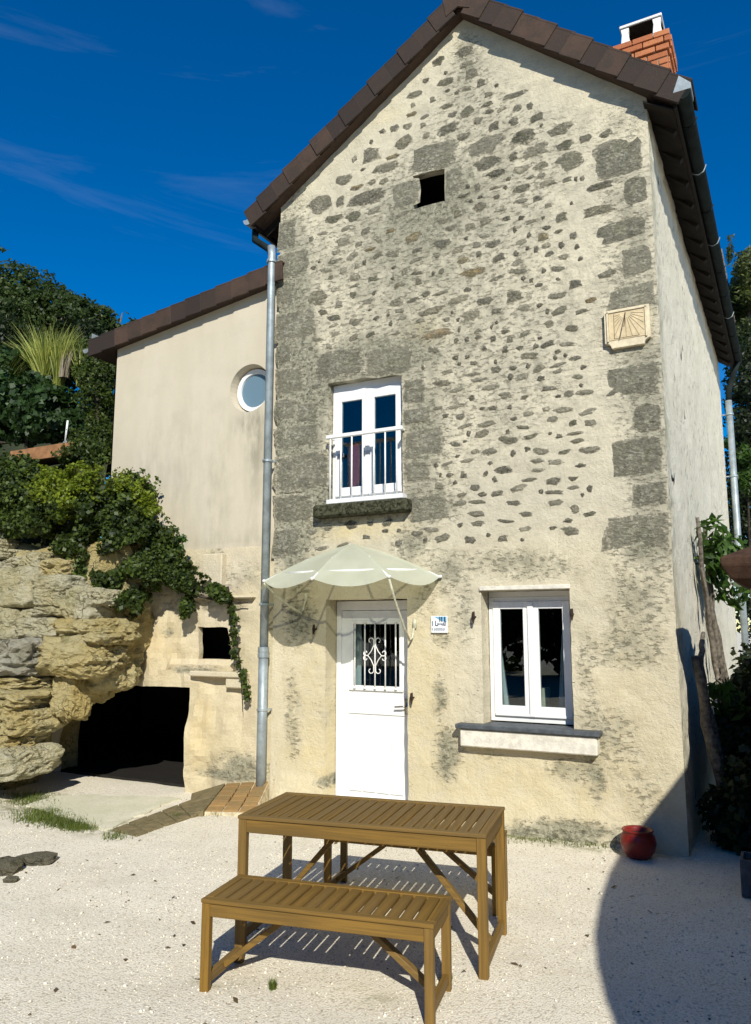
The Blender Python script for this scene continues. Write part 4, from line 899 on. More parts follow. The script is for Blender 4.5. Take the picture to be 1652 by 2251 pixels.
# round window
ow = MB(); V, F = [], []; K = 40
for (r, y) in ((0.255, AY + 0.15), (0.255, AY + 0.10), (0.205, AY + 0.10), (0.200, AY + 0.13)):
    for k in range(K): a = 2 * math.pi * k / K; V.append((OX + r * math.cos(a), y, OZ + r * math.sin(a)))
for i in range(3):
    for k in range(K): F.append((i * K + k, i * K + (k + 1) % K, (i + 1) * K + (k + 1) % K, (i + 1) * K + k))
rw = ow.add(V, F).build('round_window', M_white, annex, 0, False)
pm = MB(); pm.add([(OX + 0.203 * math.cos(2 * math.pi * k / K), AY + 0.122, OZ + 0.203 * math.sin(2 * math.pi * k / K)) for k in range(K)], [tuple(range(K))]); pm.build('pane', M_frost, rw)
ar_ = MB().prism([(AX0 - 0.36, an_top(AX0 - .36) + 0.02), (-0.02, an_top(-.02) + 0.02), (-0.02, an_top(-.02) + 0.2)] + stepped(AX0 - 0.36, an_top(AX0 - .36), -0.02, an_top(-.02), 12, 0.20, 0.02)[::-1], AY - 0.10, 5.4).build('roof', M_tile, annex)
x = AX0 - 0.37; k = 0
slope = Vector((1, 0, 0.135)).normalized(); upn = Vector((-slope.z, 0, slope.x))
while x < -0.10:
    L = 0.30; o = link_mesh('verge_tile', verge_me, ar_)
    d2 = (slope - upn * 0.06).normalized(); m = Matrix((d2, Vector((0, 1, 0)), Vector((-d2.z, 0, d2.x)))).transposed().to_4x4(); m.translation = Vector((x, AY + 0.02 - 0.006 * (k % 2), an_top(x) + 0.004)); o.matrix_local = m; x += 0.235; k += 1
ga_ = empty('roof_gutter', (0, 0, 0), 0, 'short gutter end at the low eave of the beige annex', 'gutter')
halfpipe('trough', AX0 - 0.43, an_top(AX0 - .36) + 0.12, AY - 0.12, 3.0, 0.06, M_zinc, ga_)
MB().add([(AX0 - .36, AY - .10, an_top(AX0 - .36) + .22), (AX0 - .20, AY - .10, an_top(AX0 - .36) + .25), (AX0 - .36, AY - .10, an_top(AX0 - .36) + .33), (AX0 - .36, AY + .1, an_top(AX0 - .36) + .22), (AX0 - .20, AY + .1, an_top(AX0 - .36) + .25), (AX0 - .36, AY + .1, an_top(AX0 - .36) + .33)], [(0, 1, 2), (5, 4, 3), (0, 3, 4, 1), (1, 4, 5, 2), (2, 5, 3, 0)]).build('flashing', M_zinc, ga_)

# ================================================================== CAVE FRONT (rock-cut wall under the annex)
cave = empty('cave_front', (0, 0, 0), 0, 'rock cut cellar wall with a dark doorway and a small square hole', 'cave')
CW = 0.0
def cpx(u, v): p = on_y(u, v, CW); return p.x, p.z
cx0, _ = cpx(112, 1600); cx1, cz1 = cpx(414, 1512); qx0, qz1 = cpx(432, 1379); qx1, qz0 = cpx(495, 1450)
CH = [(cx0, cx1, -0.2, cz1, 0.16), (qx0, qx1, qz0, qz1, 0.07)]
bm = wall_bm(-4.2, 0.0, -0.3, JZ, 0.06, CH)
for v in bm.verts:
    x, z = v.co.x, v.co.z
    bul = 0.09 * fbm(x * 1.1, z * 1.1, 7.0) + 0.025 * fbm(x * 4, z * 4, 2.0)
    fade = max(0.0, min(1.0, (JZ - z) / 0.4)) * max(0.15, min(1.0, -x / 0.7))
    ov = 0.16 * max(0.0, min(1.0, (-1.5 - x) / 0.8)) * max(0, min(1, (z - 0.9) / 0.8)) * max(0, min(1, (JZ + 0.2 - z) / 0.6))
    lip = -0.03 * math.exp(-((z - (qz0 - 0.06)) / 0.05) ** 2) * (1 if qx0 - .35 < x < qx1 + .15 else 0)
    v.co.y += CW + AY - 0.02 - bul * fade - ov + lip
    for h in CH:
        if h[0] - .1 < x < h[1] + .1 and h[2] - .1 < z < h[3] + .1: v.co.x += 0.025 * fbm(x * 4, z * 4, 12.0); v.co.z += 0.02 * fbm(x * 4, z * 4, 15.0)
bmesh.ops.recalc_face_normals(bm, faces=bm.faces)
me = bpy.data.meshes.new('wall'); bm.to_mesh(me); bm.free(); me.materials.append(M_cave)
set_wall_attrs(me, px_spots([(470, 1270, 25, 60, .9), (430, 1475, 50, 8, 1.0), (400, 1290, 60, 50, .6), (530, 1680, 60, 25, .8), (480, 1440, 90, 12, .3), (540, 1260, 40, 30, .4), (500, 1330, 40, 8, .5), (370, 1390, 14, 12, .8), (290, 1300, 30, 60, .5), (500, 1705, 70, 10, 1.0)], CW), px_spots([(350, 1430, 90, 80, .6), (440, 1620, 30, 120, .7), (520, 1580, 60, 120, .3)], CW))
link_mesh('wall', me, cave)
# the cellar, its shade put in as near-black colour
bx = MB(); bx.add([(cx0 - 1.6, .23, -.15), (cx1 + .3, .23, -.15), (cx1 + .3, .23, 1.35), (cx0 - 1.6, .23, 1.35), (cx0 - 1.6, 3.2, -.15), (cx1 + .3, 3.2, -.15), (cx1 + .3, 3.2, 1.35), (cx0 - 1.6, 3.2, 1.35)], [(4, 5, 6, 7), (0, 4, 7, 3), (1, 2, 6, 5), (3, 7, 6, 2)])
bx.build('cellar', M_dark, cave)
nb_ = MB(); nb_.box(qx0 - .6, qx1 + .1, 0.6, 0.65, qz0 - .1, qz1 + .1); nb_.box(qx0 - .6, qx1 + .1, .14, .6, qz0 - .12, qz0 - .1); nb_.box(qx0 - .6, qx1 + .1, .14, .6, qz1 + .1, qz1 + .12); nb_.box(qx0 - .62, qx0 - .6, .14, .65, qz0 - .1, qz1 + .1); nb_.build('niche', M_dark, cave)  # near-black lining stands in for shade in the square hole
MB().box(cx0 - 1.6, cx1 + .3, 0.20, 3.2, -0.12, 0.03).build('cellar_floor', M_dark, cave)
# pale dressed slab above the square hole and a ledge below it
for (u0, v0, u1, v1, th) in ((452, 1217, 497, 1290, .05), (425, 1478, 545, 1486, .05), (500, 1488, 545, 1512, .02), (420, 1310, 560, 1318, .03)):
    a = on_y(u0, v1, CW); c = on_y(u1, v0, CW)
    MB().box(a.x, c.x, CW - th - .02, CW + .08, a.z, c.z).build('ledge', M_cave, cave, 0.012)

# ================================================================== ROCK OUTCROP
def rock_mesh(seed, mat, boxy=0.5, rough=0.16, sub=4):
    bm = bmesh.new(); bmesh.ops.create_icosphere(bm, subdivisions=sub, radius=1.0); off = Vector((seed * 3.7, seed * 1.9, seed * 5.3))
    e = 2.0 + boxy * 5
    for v in bm.verts:
        d = v.co.normalized(); r = (abs(d.x) ** e + abs(d.y) ** e + abs(d.z) ** e) ** (-1 / e)
        n1 = mnoise.fractal(d * 1.2 + off, 1.0, 2.0, 3); n2 = 1.4 * mnoise.ridged_multi_fractal(d * 2.6 + off, 0.9, 2.2, 6, 1.0, 2.0) - 1.6; rid = abs(mnoise.noise(Vector((d.x * 1.2, d.y * 1.2, d.z * 4.0)) + off))
        v.co = d * r * (1 + rough * 0.8 * n1 + rough * 0.42 * n2 - rough * 0.3 * rid)
    me = bpy.data.meshes.new('boulder'); bm.to_mesh(me); bm.free(); me.materials.append(mat); return me
crop = empty('rock_outcrop', on_y(150, 1730, -0.7), 0, 'yellow tufa cliff of stacked blocks overhanging the cave mouth', 'rock')
crop.location.z = 0
bpy.context.view_layer.update()
seedc = [1]
def boulder(u0, v0, u1, v1, y, dep, mat, boxy=0.6, rough=0.16, name='rock', tilt=0.0, sub=4, crop7=True):
    if crop7: u0, u1 = .2839 * u0, .2839 * u1; v0, v1 = 1113.9 + .2839 * v0, 1113.9 + .2839 * v1
    c = on_y((u0 + u1) / 2, (v0 + v1) / 2, y); w = abs(on_y(u1, (v0 + v1) / 2, y).x - on_y(u0, (v0 + v1) / 2, y).x) / 2; hh = abs(on_y((u0 + u1) / 2, v0, y).z - on_y((u0 + u1) / 2, v1, y).z) / 2
    seedc[0] += 1
    o = link_mesh(name, rock_mesh(seedc[0], mat, boxy, rough, sub), crop)
    o.location = c - crop.location; o.scale = (w * 1.02, dep, hh * 1.04); o.rotation_euler = (0, tilt, 0); return o
RB = [(60, 480, 385, 775, -.72, .30, M_rock_pale, .8, .10), (385, 540, 640, 690, -.70, .28, M_rock_pale, .8, .12), (380, 665, 520, 775, -.72, .25, M_rock_pale, .8, .12), (520, 660, 615, 780, -.70, .25, M_rock_pale, .8, .12), (265, 795, 370, 875, -.74, .22, M_rock_pale, .5, .16), (365, 770, 620, 855, -.72, .25, M_rock_pale, .5, .2),
      (0, 790, 250, 1035, -.75, .30, M_rock_pale, .75, .14), (240, 860, 545, 1015, -.74, .28, M_rock_pale, .7, .14), (615, 625, 800, 895, -.68, .30, M_rock_pale, .4, .2), (-60, 430, 70, 560, -.74, .25, M_rock_pale, .8, .12), (-60, 570, 60, 780, -.72, .25, M_rock_pale, .8, .12),
      (590, 870, 960, 1070, -.66, .34, M_rock, .4, .24), (375, 1000, 860, 1310, -.72, .36, M_rock, .45, .20), (600, 1050, 980, 1420, -.40, .36, M_rock, .3, .22), (495, 1250, 650, 1650, -.74, .20, M_rock, .2, .26), (600, 1120, 800, 1500, -.52, .28, M_rock, .25, .22),
      (-80, 1030, 340, 1310, -1.02, .34, M_rock_grey, .55, .24), (-80, 1290, 300, 1420, -1.0, .30, M_rock, .5, .26), (-80, 1400, 310, 1560, -1.04, .34, M_rock, .5, .22), (90, 1540, 325, 1760, -1.02, .34, M_rock, .4, .24), (-80, 1570, 105, 1740, -1.08, .30, M_rock, .5, .2), (-80, 1720, 240, 1930, -1.06, .34, M_rock, .5, .22),
      (-80, 1840, 290, 2080, -1.10, .40, M_rock_pale, .7, .14),
      (250, 365, 400, 490, -.70, .2, M_rock_pale, .5, .22), (-60, 250, 65, 335, -.7, .2, M_rock_pale, .5, .2), (-60, 330, 115, 420, -.7, .2, M_rock_pale, .5, .2), (110, 400, 260, 490, -.66, .2, M_rock_pale, .5, .22), (400, 420, 620, 560, -.60, .25, M_rock, .5, .22), (780, 640, 900, 770, -.66, .2, M_rock_pale, .4, .25)]
for q in RB: boulder(*q[:6], q[6], q[7], q[8], sub=5)
for q in [(-120, 300, 1000, 1010, -.32, .36, M_rock, .7, .14), (640, 560, 1075, 1180, -.22, .34, M_rock, .4, .2), (280, 1000, 560, 2100, .34, .20, M_rock, .6, .14), (-80, 1000, 230, 2150, -.60, .40, M_rock, .7, .12)]: boulder(*q[:6], q[6], q[7], q[8], name='cliff_core', sub=4)
# ------------------------------------------------------------------ hillside behind the cliff and annex
V, F = [], []
hx = [-120, -80, -50, -35, -25, -18, -14, -11, -9, -7.5, -6.2, -5.2, -4.4, -3.6, -2.9, AX0 + 0.0]; hy = [-0.5, 0.0, 0.6, 1.2, 2, 3, 4.2, 5.4, 7, 9, 12, 16, 22, 30]
for y in hy:
    for x in hx: V.append((x, y, (3.85 + 0.42 * max(0, y) + 0.0012 * max(0, y - 6) ** 2) if y > -0.4 else 1.0))
F = [(j * len(hx) + i, j * len(hx) + i + 1, (j + 1) * len(hx) + i + 1, (j + 1) * len(hx) + i) for j in range(len(hy) - 1) for i in range(len(hx) - 1)]
hill = link_mesh('hillside', np_mesh('hillside', V, F, M_hill, None, True)); hill['kind'] = 'structure'

# ================================================================== VEGETATION
def leaf_cloud(blobs, n, size, seed, mat, name, clump=2.5, thr=-0.12, shell=2.6, aspect=0.55, droop=0.0, lum=0.22):
    rs = np.random.RandomState(seed); vol = np.array([b[1] * b[2] * b[3] for b in blobs]) ** 0.72; vol /= vol.sum()
    P, O = [], []
    tries = 0
    while len(P) < n and tries < n * 4:
        tries += 1
        bi = rs.choice(len(blobs), p=vol) if len(blobs) > 1 else 0
        c, rx, ry, rz = blobs[bi]
        d = rs.normal(size=3); d /= np.linalg.norm(d); r = rs.rand() ** (1 / shell)
        q = Vector(d); r *= 1 + lum * mnoise.noise(q * 2.3 + Vector((seed, bi, 0))) + lum * 0.7 * mnoise.noise(q * 6.0 + Vector((0, seed, bi)))
        p = (c[0] + d[0] * rx * r, c[1] + d[1] * ry * r, c[2] + d[2] * rz * r)
        if mnoise.noise(Vector(p) * clump + Vector((seed * 1.7, 0, 0))) < thr: continue
        P.append(p); O.append(d)
    P = np.array(P); O = np.array(O); n = len(P)
    N = O * 0.7 + rs.normal(size=(n, 3)) * 0.75 + np.array([0, -0.15, 0.35]); N /= np.linalg.norm(N, axis=1)[:, None]
    T = rs.normal(size=(n, 3)) + np.array([0, 0, -droop]); T -= N * (T * N).sum(1)[:, None]; T /= np.linalg.norm(T, axis=1)[:, None]; B = np.cross(N, T)
    s = (size * rs.uniform(0.6, 1.35, n))[:, None]
    V = np.empty((n, 4, 3)); V[:, 0] = P - T * s * 0.5; V[:, 2] = P + T * s * 0.5; V[:, 1] = P + B * s * aspect * 0.5 + N * s * 0.12 - T * s * 0.08; V[:, 3] = P - B * s * aspect * 0.5 + N * s * 0.12 - T * s * 0.08
    F = np.arange(n * 4).reshape(n, 4); A = np.repeat(rs.rand(n), 4)
    return np_mesh(name, V.reshape(-1, 3), F, mat, {'rnd': A})
def blob(u, v, ru, rv, y, dy):
    c = on_y(u, v, y); return (tuple(c), abs(on_y(u + ru, v, y).x - c.x), dy, abs(on_y(u, v + rv, y).z - c.z))
def plant(name, label, cat, base, blobs, n, size, mat, seed, stems=(), crown='leaves', group=None, stem_name='stem', **kw):
    t = empty(name, base, 0, label, cat, group)
    o = link_mesh(crown, leaf_cloud(blobs, n, size, seed, mat, crown, **kw), t); o.location = -Vector(base)
    for path, r in stems:
        s = MB().tube(path, r, 8).build(stem_name, M_stem if stem_name == 'stem' else M_bark, t, 0, True); s.location = -Vector(base)
    return t
def branching(base, blobs, r, seed):
    rs = random.Random(seed); base = Vector(base); out = []
    cs = [Vector(b[0]) for b in blobs]; top = sum(cs, Vector()) / len(cs); fork = base.lerp(top, 0.5)
    out.append(([base, base.lerp(fork, 0.5) + Vector((rs.uniform(-.1, .1), rs.uniform(-.1, .1), 0)), fork], [r, r * 0.8, r * 0.6]))
    for c in cs:
        for k in range(2):
            e = c + Vector((rs.uniform(-.4, .4), rs.uniform(-.3, .3), rs.uniform(0, .5))); out.append(([fork, fork.lerp(e, 0.5) + Vector((rs.uniform(-.15, .15), rs.uniform(-.15, .15), rs.uniform(0, .2))), e], [r * 0.5, r * 0.3, r * 0.1]))
    return out
# distant trees on the hill
def tree(label, blobs, base, n, size, mat, seed, r=0.16, group='trees on the hillside', **kw):
    return plant('tree', label, 'tree', base, blobs, n, size, mat, seed, branching(base, blobs, r, seed), 'crown', group, 'trunk', **kw)
Y = 9.0
def hb(u, v, ru, rv, dy=1.6, y=None): return blob(u, v, ru, rv, y or Y, dy)
def hill_z(y): return 3.85 + 0.42 * y
def hbase(u, y): p = on_y(u, 900, y); return (p.x, y, hill_z(y))
tree('tall dark tree on the hillside, highest of the trees beyond the annex roof', [hb(-20, 660, 70, 100), hb(40, 690, 70, 95), hb(0, 760, 90, 80), hb(80, 720, 50, 90)], hbase(20, Y), 26000, 0.16, M_tree, 11, 0.22, thr=-0.05, clump=1.3)
tree('middle hillside tree with feathery top, between the tallest tree and the annex roof', [hb(125, 700, 45, 70), hb(165, 720, 55, 65), hb(120, 770, 60, 60)], hbase(140, Y + .5), 17000, 0.15, M_tree, 12, 0.18, thr=-0.05, clump=1.3)
tree('small rounded hillside tree right beside the annex eave', [hb(215, 712, 38, 38), hb(245, 715, 26, 38), hb(190, 770, 60, 50)], hbase(215, Y + 1), 13000, 0.15, M_tree, 13, 0.16, thr=-0.05, clump=1.3)
# terrace plants behind the cliff
plant('shrub', 'dark broad leaved shrub on the terrace above the rock outcrop', 'shrub', on_y(60, 1010, .6), [blob(30, 900, 80, 80, .7, .5), blob(110, 910, 60, 60, .6, .45), blob(20, 830, 60, 60, 1.0, .5)], 9000, 0.10, M_big, 21, [([on_y(60, 1010, .6), on_y(60, 900, .7)], 0.03)], aspect=0.8)
plant('shrub', 'dense dark shrub growing against the edge of the beige annex', 'shrub', on_y(215, 1060, .25), [blob(205, 930, 45, 90, .3, .3), blob(222, 840, 40, 70, .8, .4), blob(190, 1010, 60, 45, .1, .3), blob(235, 980, 30, 70, .25, .2), blob(215, 790, 40, 45, 1.4, .4)], 15000, 0.055, M_ivy, 22, [([on_y(215, 1060, .25), on_y(215, 850, .4)], 0.03)])
plant('shrub', 'dark undergrowth below the pale fan grasses on the terrace', 'shrub', on_y(100, 860, 1.4), [blob(60, 800, 100, 60, 1.8, .5), blob(150, 830, 60, 60, 1.5, .5), blob(20, 760, 60, 60, 2.4, .6), blob(180, 760, 50, 60, 2.4, .6)], 11000, 0.075, M_tree2, 23)
# fan grasses
def fan(name, label, base, tip_spread, n, length, mat, seed, lean=(0, 0), width=0.018, cat='grass clump', group=None, droop=0.25):
    rs = np.random.RandomState(seed); V, F, A = [], [], []; base = Vector(base)
    for i in range(n):
        a = rs.uniform(0, 2 * math.pi); sp = tip_spread * math.sqrt(rs.rand()); d = Vector((math.cos(a) * sp + lean[0], math.sin(a) * sp * 0.6 + lean[1], 1.0)).normalized(); L = length * rs.uniform(0.55, 1.1)
        o = base + Vector((rs.uniform(-.06, .06), rs.uniform(-.06, .06), 0)); side = d.cross(Vector((rs.uniform(-1, 1), rs.uniform(-1, 1), 0.1))).normalized(); k0 = len(V); r = rs.rand()
        hz = Vector((d.x, d.y, 0)); 
        for k in range(5):
            t = k / 4; p = o + d * (L * t) + hz * (droop * L * t * t) - Vector((0, 0, droop * 0.6 * L * t ** 3)); w = width * (1 - 0.9 * t) * 0.5
            V += [p + side * w, p - side * w]; A += [r, r]
        F += [(k0 + 2 * k, k0 + 2 * k + 1, k0 + 2 * k + 3, k0 + 2 * k + 2) for k in range(4)]
    t = empty(name, base, 0, label, cat, group); o = link_mesh('blades', np_mesh('blades', V, F, mat, {'rnd': A}), t); o.location = -base; return t
fan('fan_grass', 'tall pale yellow fan shaped grass lit on the terrace', on_y(100, 850, 1.0), 0.62, 460, 1.15, M_fan, 31, (-0.12, 0.0), 0.026)
fan('fan_grass', 'upright yellow green fan grass close beside the tallest pale one', on_y(128, 850, .95), 0.35, 220, 1.0, M_fan, 32, (0.08, 0), 0.026)
fan('fan_grass', 'loose arching green grass at the foot of the tallest hillside tree', on_y(15, 860, .8), 0.6, 260, 0.9, M_conifer, 33, (0.1, 0), 0.02, droop=0.5)
fan('fan_grass', 'thin spiky grass clump beside the annex gutter', on_y(180, 850, .8), 0.8, 130, 0.8, M_fan, 34, (0.25, 0), 0.02)
fan('dead_frond', 'withered grey frond hanging between the fan grasses', on_y(140, 830, .9), 0.10, 60, 0.55, M_dry, 35, (0.12, 0), 0.03, cat='frond')
# terrace box and white garden stake
pb = on_y(85, 1010, .05); pl = empty('planter_box', pb, 0, 'brown terracotta trough on the terrace edge above the ivy', 'planter')
wd = abs(on_y(150, 1010, .05).x - on_y(20, 1010, .05).x) / 2; ht = abs(on_y(85, 982, .05).z - pb.z)
bx = MB(); bx.box(-wd, wd, 0, .03, 0, ht); bx.box(-wd, wd, .33, .36, 0, ht); bx.box(-wd, -wd + .03, .03, .33, 0, ht); bx.box(wd - .03, wd, .03, .33, 0, ht); bx.build('trough', M_terra, pl, 0.006)
MB().box(-wd + .02, wd - .02, .02, .34, 0, ht * .85).build('soil', M_soil, pl)
st = on_y(142, 985, .2); so = empty('garden_trowel', st, 0, 'white handled garden trowel stuck upright in the terracotta trough', 'trowel')
hh = abs(on_y(147, 925, .2).z - st.z)
MB().tube([(0.01, 0, hh * .25), (0.035, 0, hh)], 0.014, 8).build('handle', M_whitemetal, so, 0, True); MB().prism([(-.05, -.02), (.04, -.02), (.045, hh * .22), (.012, hh * .3), (-.03, hh * .22)], -0.008, 0.008).build('blade', M_zinc, so, 0.003)
# ivy over the cliff
plant('ivy', 'dark ivy hanging in a thick curtain over the rock outcrop', 'ivy', on_y(200, 1200, -.45), [blob(40, 1080, 80, 60, -.55, .32), blob(110, 1130, 70, 50, -.62, .28), blob(60, 1150, 70, 30, -.70, .2), blob(190, 1120, 70, 70, -.50, .34), blob(225, 1200, 60, 75, -.52, .30), blob(270, 1150, 62, 90, -.42, .34), blob(300, 1230, 50, 60, -.45, .26), blob(335, 1190, 45, 60, -.36, .26), blob(300, 1090, 45, 50, -.35, .26), blob(255, 1265, 40, 36, -.5, .22), blob(20, 1030, 50, 30, -.4, .25), blob(185, 1262, 14, 40, -.62, .1), blob(222, 1300, 16, 34, -.62, .1), blob(262, 1310, 18, 36, -.6, .1), blob(300, 1308, 16, 40, -.5, .1), blob(150, 1200, 26, 26, -.68, .14), blob(330, 1262, 16, 30, -.42, .1)], 42000, 0.05, M_ivy, 41, [([on_y(280, 1100, -.1), on_y(290, 1180, -.35), on_y(285, 1270, -.45)], 0.022), ([on_y(200, 1060, -.1), on_y(215, 1150, -.4), on_y(220, 1240, -.5)], 0.02)], aspect=0.85, thr=-0.03, clump=4.2, lum=.4)
plant('shrub', 'bright lime green shrub glowing on top of the dark ivy', 'shrub', on_y(150, 1100, -.55), [blob(125, 1060, 42, 32, -.72, .22), blob(172, 1050, 38, 34, -.68, .22), blob(160, 1092, 34, 30, -.78, .2), blob(105, 1090, 24, 26, -.74, .2), blob(195, 1035, 20, 20, -.62, .15), blob(140, 1120, 20, 24, -.76, .15), blob(90, 1040, 20, 16, -.62, .15)], 8000, 0.04, M_lime, 42, aspect=0.8, thr=0.02, clump=5.5, lum=.5, shell=2.0)
plant('shrub', 'light green shrub tips crowning the ivy against the annex wall', 'shrub', on_y(285, 1090, -.3), [blob(275, 1068, 38, 32, -.52, .2), blob(312, 1085, 28, 30, -.48, .18), blob(330, 1120, 22, 26, -.46, .16)], 3000, 0.036, M_lime, 43, aspect=0.8, thr=0.05, clump=6, lum=.5, shell=1.8)
plant('creeper', 'green creeper trailing across the rock cut wall above the square hole', 'creeper', on_y(400, 1270, -.2), [blob(365, 1225, 32, 55, -.30, .18), blob(398, 1265, 34, 36, -.26, .15), blob(432, 1285, 30, 26, -.22, .13), blob(470, 1300, 26, 18, -.18, .10), blob(412, 1340, 14, 34, -.2, .08), blob(490, 1312, 18, 14, -.15, .08), blob(330, 1290, 20, 30, -.3, .1), blob(300, 1300, 14, 60, -.32, .1)], 9500, 0.045, M_ivy, 44, [([on_y(330, 1260, -.2), on_y(400, 1300, -.12), on_y(470, 1318, -.07), on_y(545, 1325, -.05)], [.022, .018, .014, .006]), ([on_y(500, 1290, -.06), on_y(508, 1330, -.07), on_y(506, 1375, -.05)], [.018, .016, .01])], aspect=0.8, thr=-0.12, clump=4)
tb_ = [blob(500 + 40 * t + 6 * math.sin(t * 9), 1315 + 215 * t, 11 - 5 * t, 14, -.08, .05) for t in [k / 9 for k in range(10)]]
plant('creeper', 'single thin leafy strand hanging beside the square hole', 'creeper', on_y(500, 1320, -.08), tb_, 420, 0.05, M_ivy, 45, [([on_y(500, 1310, -.06), on_y(520, 1400, -.07), on_y(530, 1470, -.06), on_y(534, 1565, -.05)], [.008, .007, .005, .003])], aspect=0.8, thr=-0.3)
plant('creeper', 'small feathery sprig standing out against the annex wall', 'creeper', on_y(375, 1170, -.25), [blob(372, 1165, 22, 8, -.25, .06), blob(398, 1185, 14, 10, -.25, .06), blob(390, 1205, 14, 8, -.25, .06)], 380, 0.05, M_vine, 46, [([on_y(345, 1190, -.25), on_y(372, 1165, -.25), on_y(395, 1163, -.25)], .005)], aspect=0.5, thr=-0.3)
# grass by the cave and palm tip at the left edge
def grass_patch(spots, n, seed, label):
    rs = np.random.RandomState(seed); V, F, A = [], [], []
    for i in range(n):
        u, v, ru, rv = spots[rs.randint(len(spots))]; p = on_z(u + rs.normal() * ru, v + rs.normal() * rv, 0.01); p.z = ground_z(p.x, p.y)
        a = rs.uniform(0, 6.28); L = rs.uniform(.02, .06); d = Vector((math.cos(a) * .5, math.sin(a) * .5, 1)).normalized(); s = Vector((-math.sin(a), math.cos(a), 0)) * .003; k0 = len(V); r = rs.rand()
        V += [p - s, p + s, p + d * L]; A += [r] * 3; F.append((k0, k0 + 1, k0 + 2))
    o = link_mesh('grass', np_mesh('grass', V, F, M_grass, {'rnd': A})); return tag(o, label, 'grass', kind='stuff')
grass_patch([(100, 1785, 30, 6), (140, 1808, 25, 5), (70, 1755, 25, 8), (170, 1815, 18, 4), (95, 1798, 30, 5)], 5200, 51, 'short green grass on the gravel before the cave mouth')
grass_patch([(250, 1835, 15, 5), (390, 1795, 5, 2), (470, 1788, 8, 2), (1180, 1845, 60, 4), (1290, 1852, 50, 5), (1340, 1856, 30, 4), (985, 2150, 4, 2), (600, 2170, 3, 2)], 1500, 52, 'sparse weeds at the foot of the house wall and along the edging')
fan('palm_tuft', 'dark spiky palm tuft at the foot of the rock outcrop', on_z(-25, 1745, 0), 1.0, 60, 0.42, M_tree2, 53, (0.6, -0.2), 0.02, cat='plant', droop=0.3)

# ================================================================== PAVING AND EDGING
def bil(q, s, t): return q[0].lerp(q[1], s).lerp(q[3].lerp(q[2], s), t)
def slab(q, s0, s1, t0, t1, th, name, mat, parent, gap=0.012):
    a, b_, c, d = (bil(q, s, t) for s, t in ((s0 + gap, t0 + gap), (s1 - gap, t0 + gap), (s1 - gap, t1 - gap), (s0 + gap, t1 - gap)))
    dn = Vector((0, 0, -th)); jz = Vector((0, 0, rnd.uniform(-.003, .003)))
    return MB().add([a + dn, b_ + dn, c + dn, d + dn, a + jz, b_ + jz, c + jz, d + jz], [(0, 1, 2, 3), (7, 6, 5, 4), (0, 4, 5, 1), (1, 5, 6, 2), (2, 6, 7, 3), (3, 7, 4, 0)]).build(name, mat, parent, 0.004)
pq = [on_y(498, 1721, -.03), on_y(592, 1716, -.03), on_z(560, 1784, .045), on_z(449, 1782, .045)]
pave = empty('tile_paving', (0, 0, 0), 0, 'sloping patch of ochre clay tiles at the foot of the downpipe', 'paving')
bed = MB(); bed.add([p + Vector((0, 0, -.012)) for p in pq] + [Vector((p.x, p.y, -.05)) for p in pq], [(0, 1, 2, 3), (0, 4, 5, 1), (1, 5, 6, 2), (2, 6, 7, 3), (3, 7, 4, 0)]); bed.build('bed', M_pjoint, pave)
cols_ = [0, .36, .68, 1.0]
for i in range(3):
    rows = [0] + sorted(rnd.uniform(k / 6 - .03, k / 6 + .03) for k in (1, 2, 3, 4, 5)) + [1]
    for j in range(6): slab(pq, cols_[i], cols_[i + 1], rows[j], rows[j + 1], .04, 'tile', M_pave, pave, .014)
edg = empty('stone_edging', (0, 0, 0), 0, 'mossy worn stone edging running from the tiles to the cave apron', 'edging')
eq = [on_y(421, 1744, -.05), on_y(497, 1721, -.03), on_z(447, 1783, .055), on_z(415, 1788, .03)]
e2 = [on_z(424, 1756, .028), on_z(446, 1785, .03), on_z(300, 1836, .012), on_z(245, 1822, .012)]
slab(eq, 0, 1, 0, .5, .08, 'edging_stone', M_edge, edg); slab(eq, 0, 1, .5, 1, .08, 'edging_stone', M_edge, edg)
ts = [0, .2, .42, .6, .82, 1]
for j in range(5):
    for s0, s1 in ((0, .5), (.5, 1)): slab(e2, s0, s1, ts[j], ts[j + 1], .06, 'edging_stone', M_edge, edg, .008)
apq = [on_z(u, v, 0) for u, v in ((120, 1752), (205, 1750), (300, 1752), (400, 1757), (300, 1796), (235, 1822), (150, 1800), (60, 1772))]
apf = []
for i in range(8):
    for k in range(8):
        q = apq[i].lerp(apq[(i + 1) % 8], k / 8); apf.append(q + Vector((.07 * fbm(q.x * 4, q.y * 4, 1), .07 * fbm(q.x * 4, q.y * 4, 5), 0)))
na_ = len(apf); am = MB(); am.add([(p.x, p.y, .016 + ground_z(p.x, p.y)) for p in apf] + [(p.x, p.y, -.05) for p in apf], [tuple(range(na_))[::-1]] + [(i, (i + 1) % na_, (i + 1) % na_ + na_, i + na_) for i in range(na_)])
apn = am.build('concrete_apron', M_conc); apn['kind'] = 'structure'
for u, v, w, hgt, lab, sd_ in ((10, 1915, .13, .07, 'dark angular rock half out of the gravel', 61), (78, 1895, .15, .045, 'low flat grey rock sunk in the gravel', 62), (25, 1936, .05, .022, 'small brown pebble rock lying by itself on the gravel', 63)):
    p = on_z(u, v, 0); o = link_mesh('rock', rock_mesh(sd_, M_fieldrock, .4, .22, 3)); o.location = (p.x, p.y, hgt * .3); o.scale = (w, w * .75, hgt); o.rotation_euler = (0, 0, .5); tag(o, lab, 'rock')

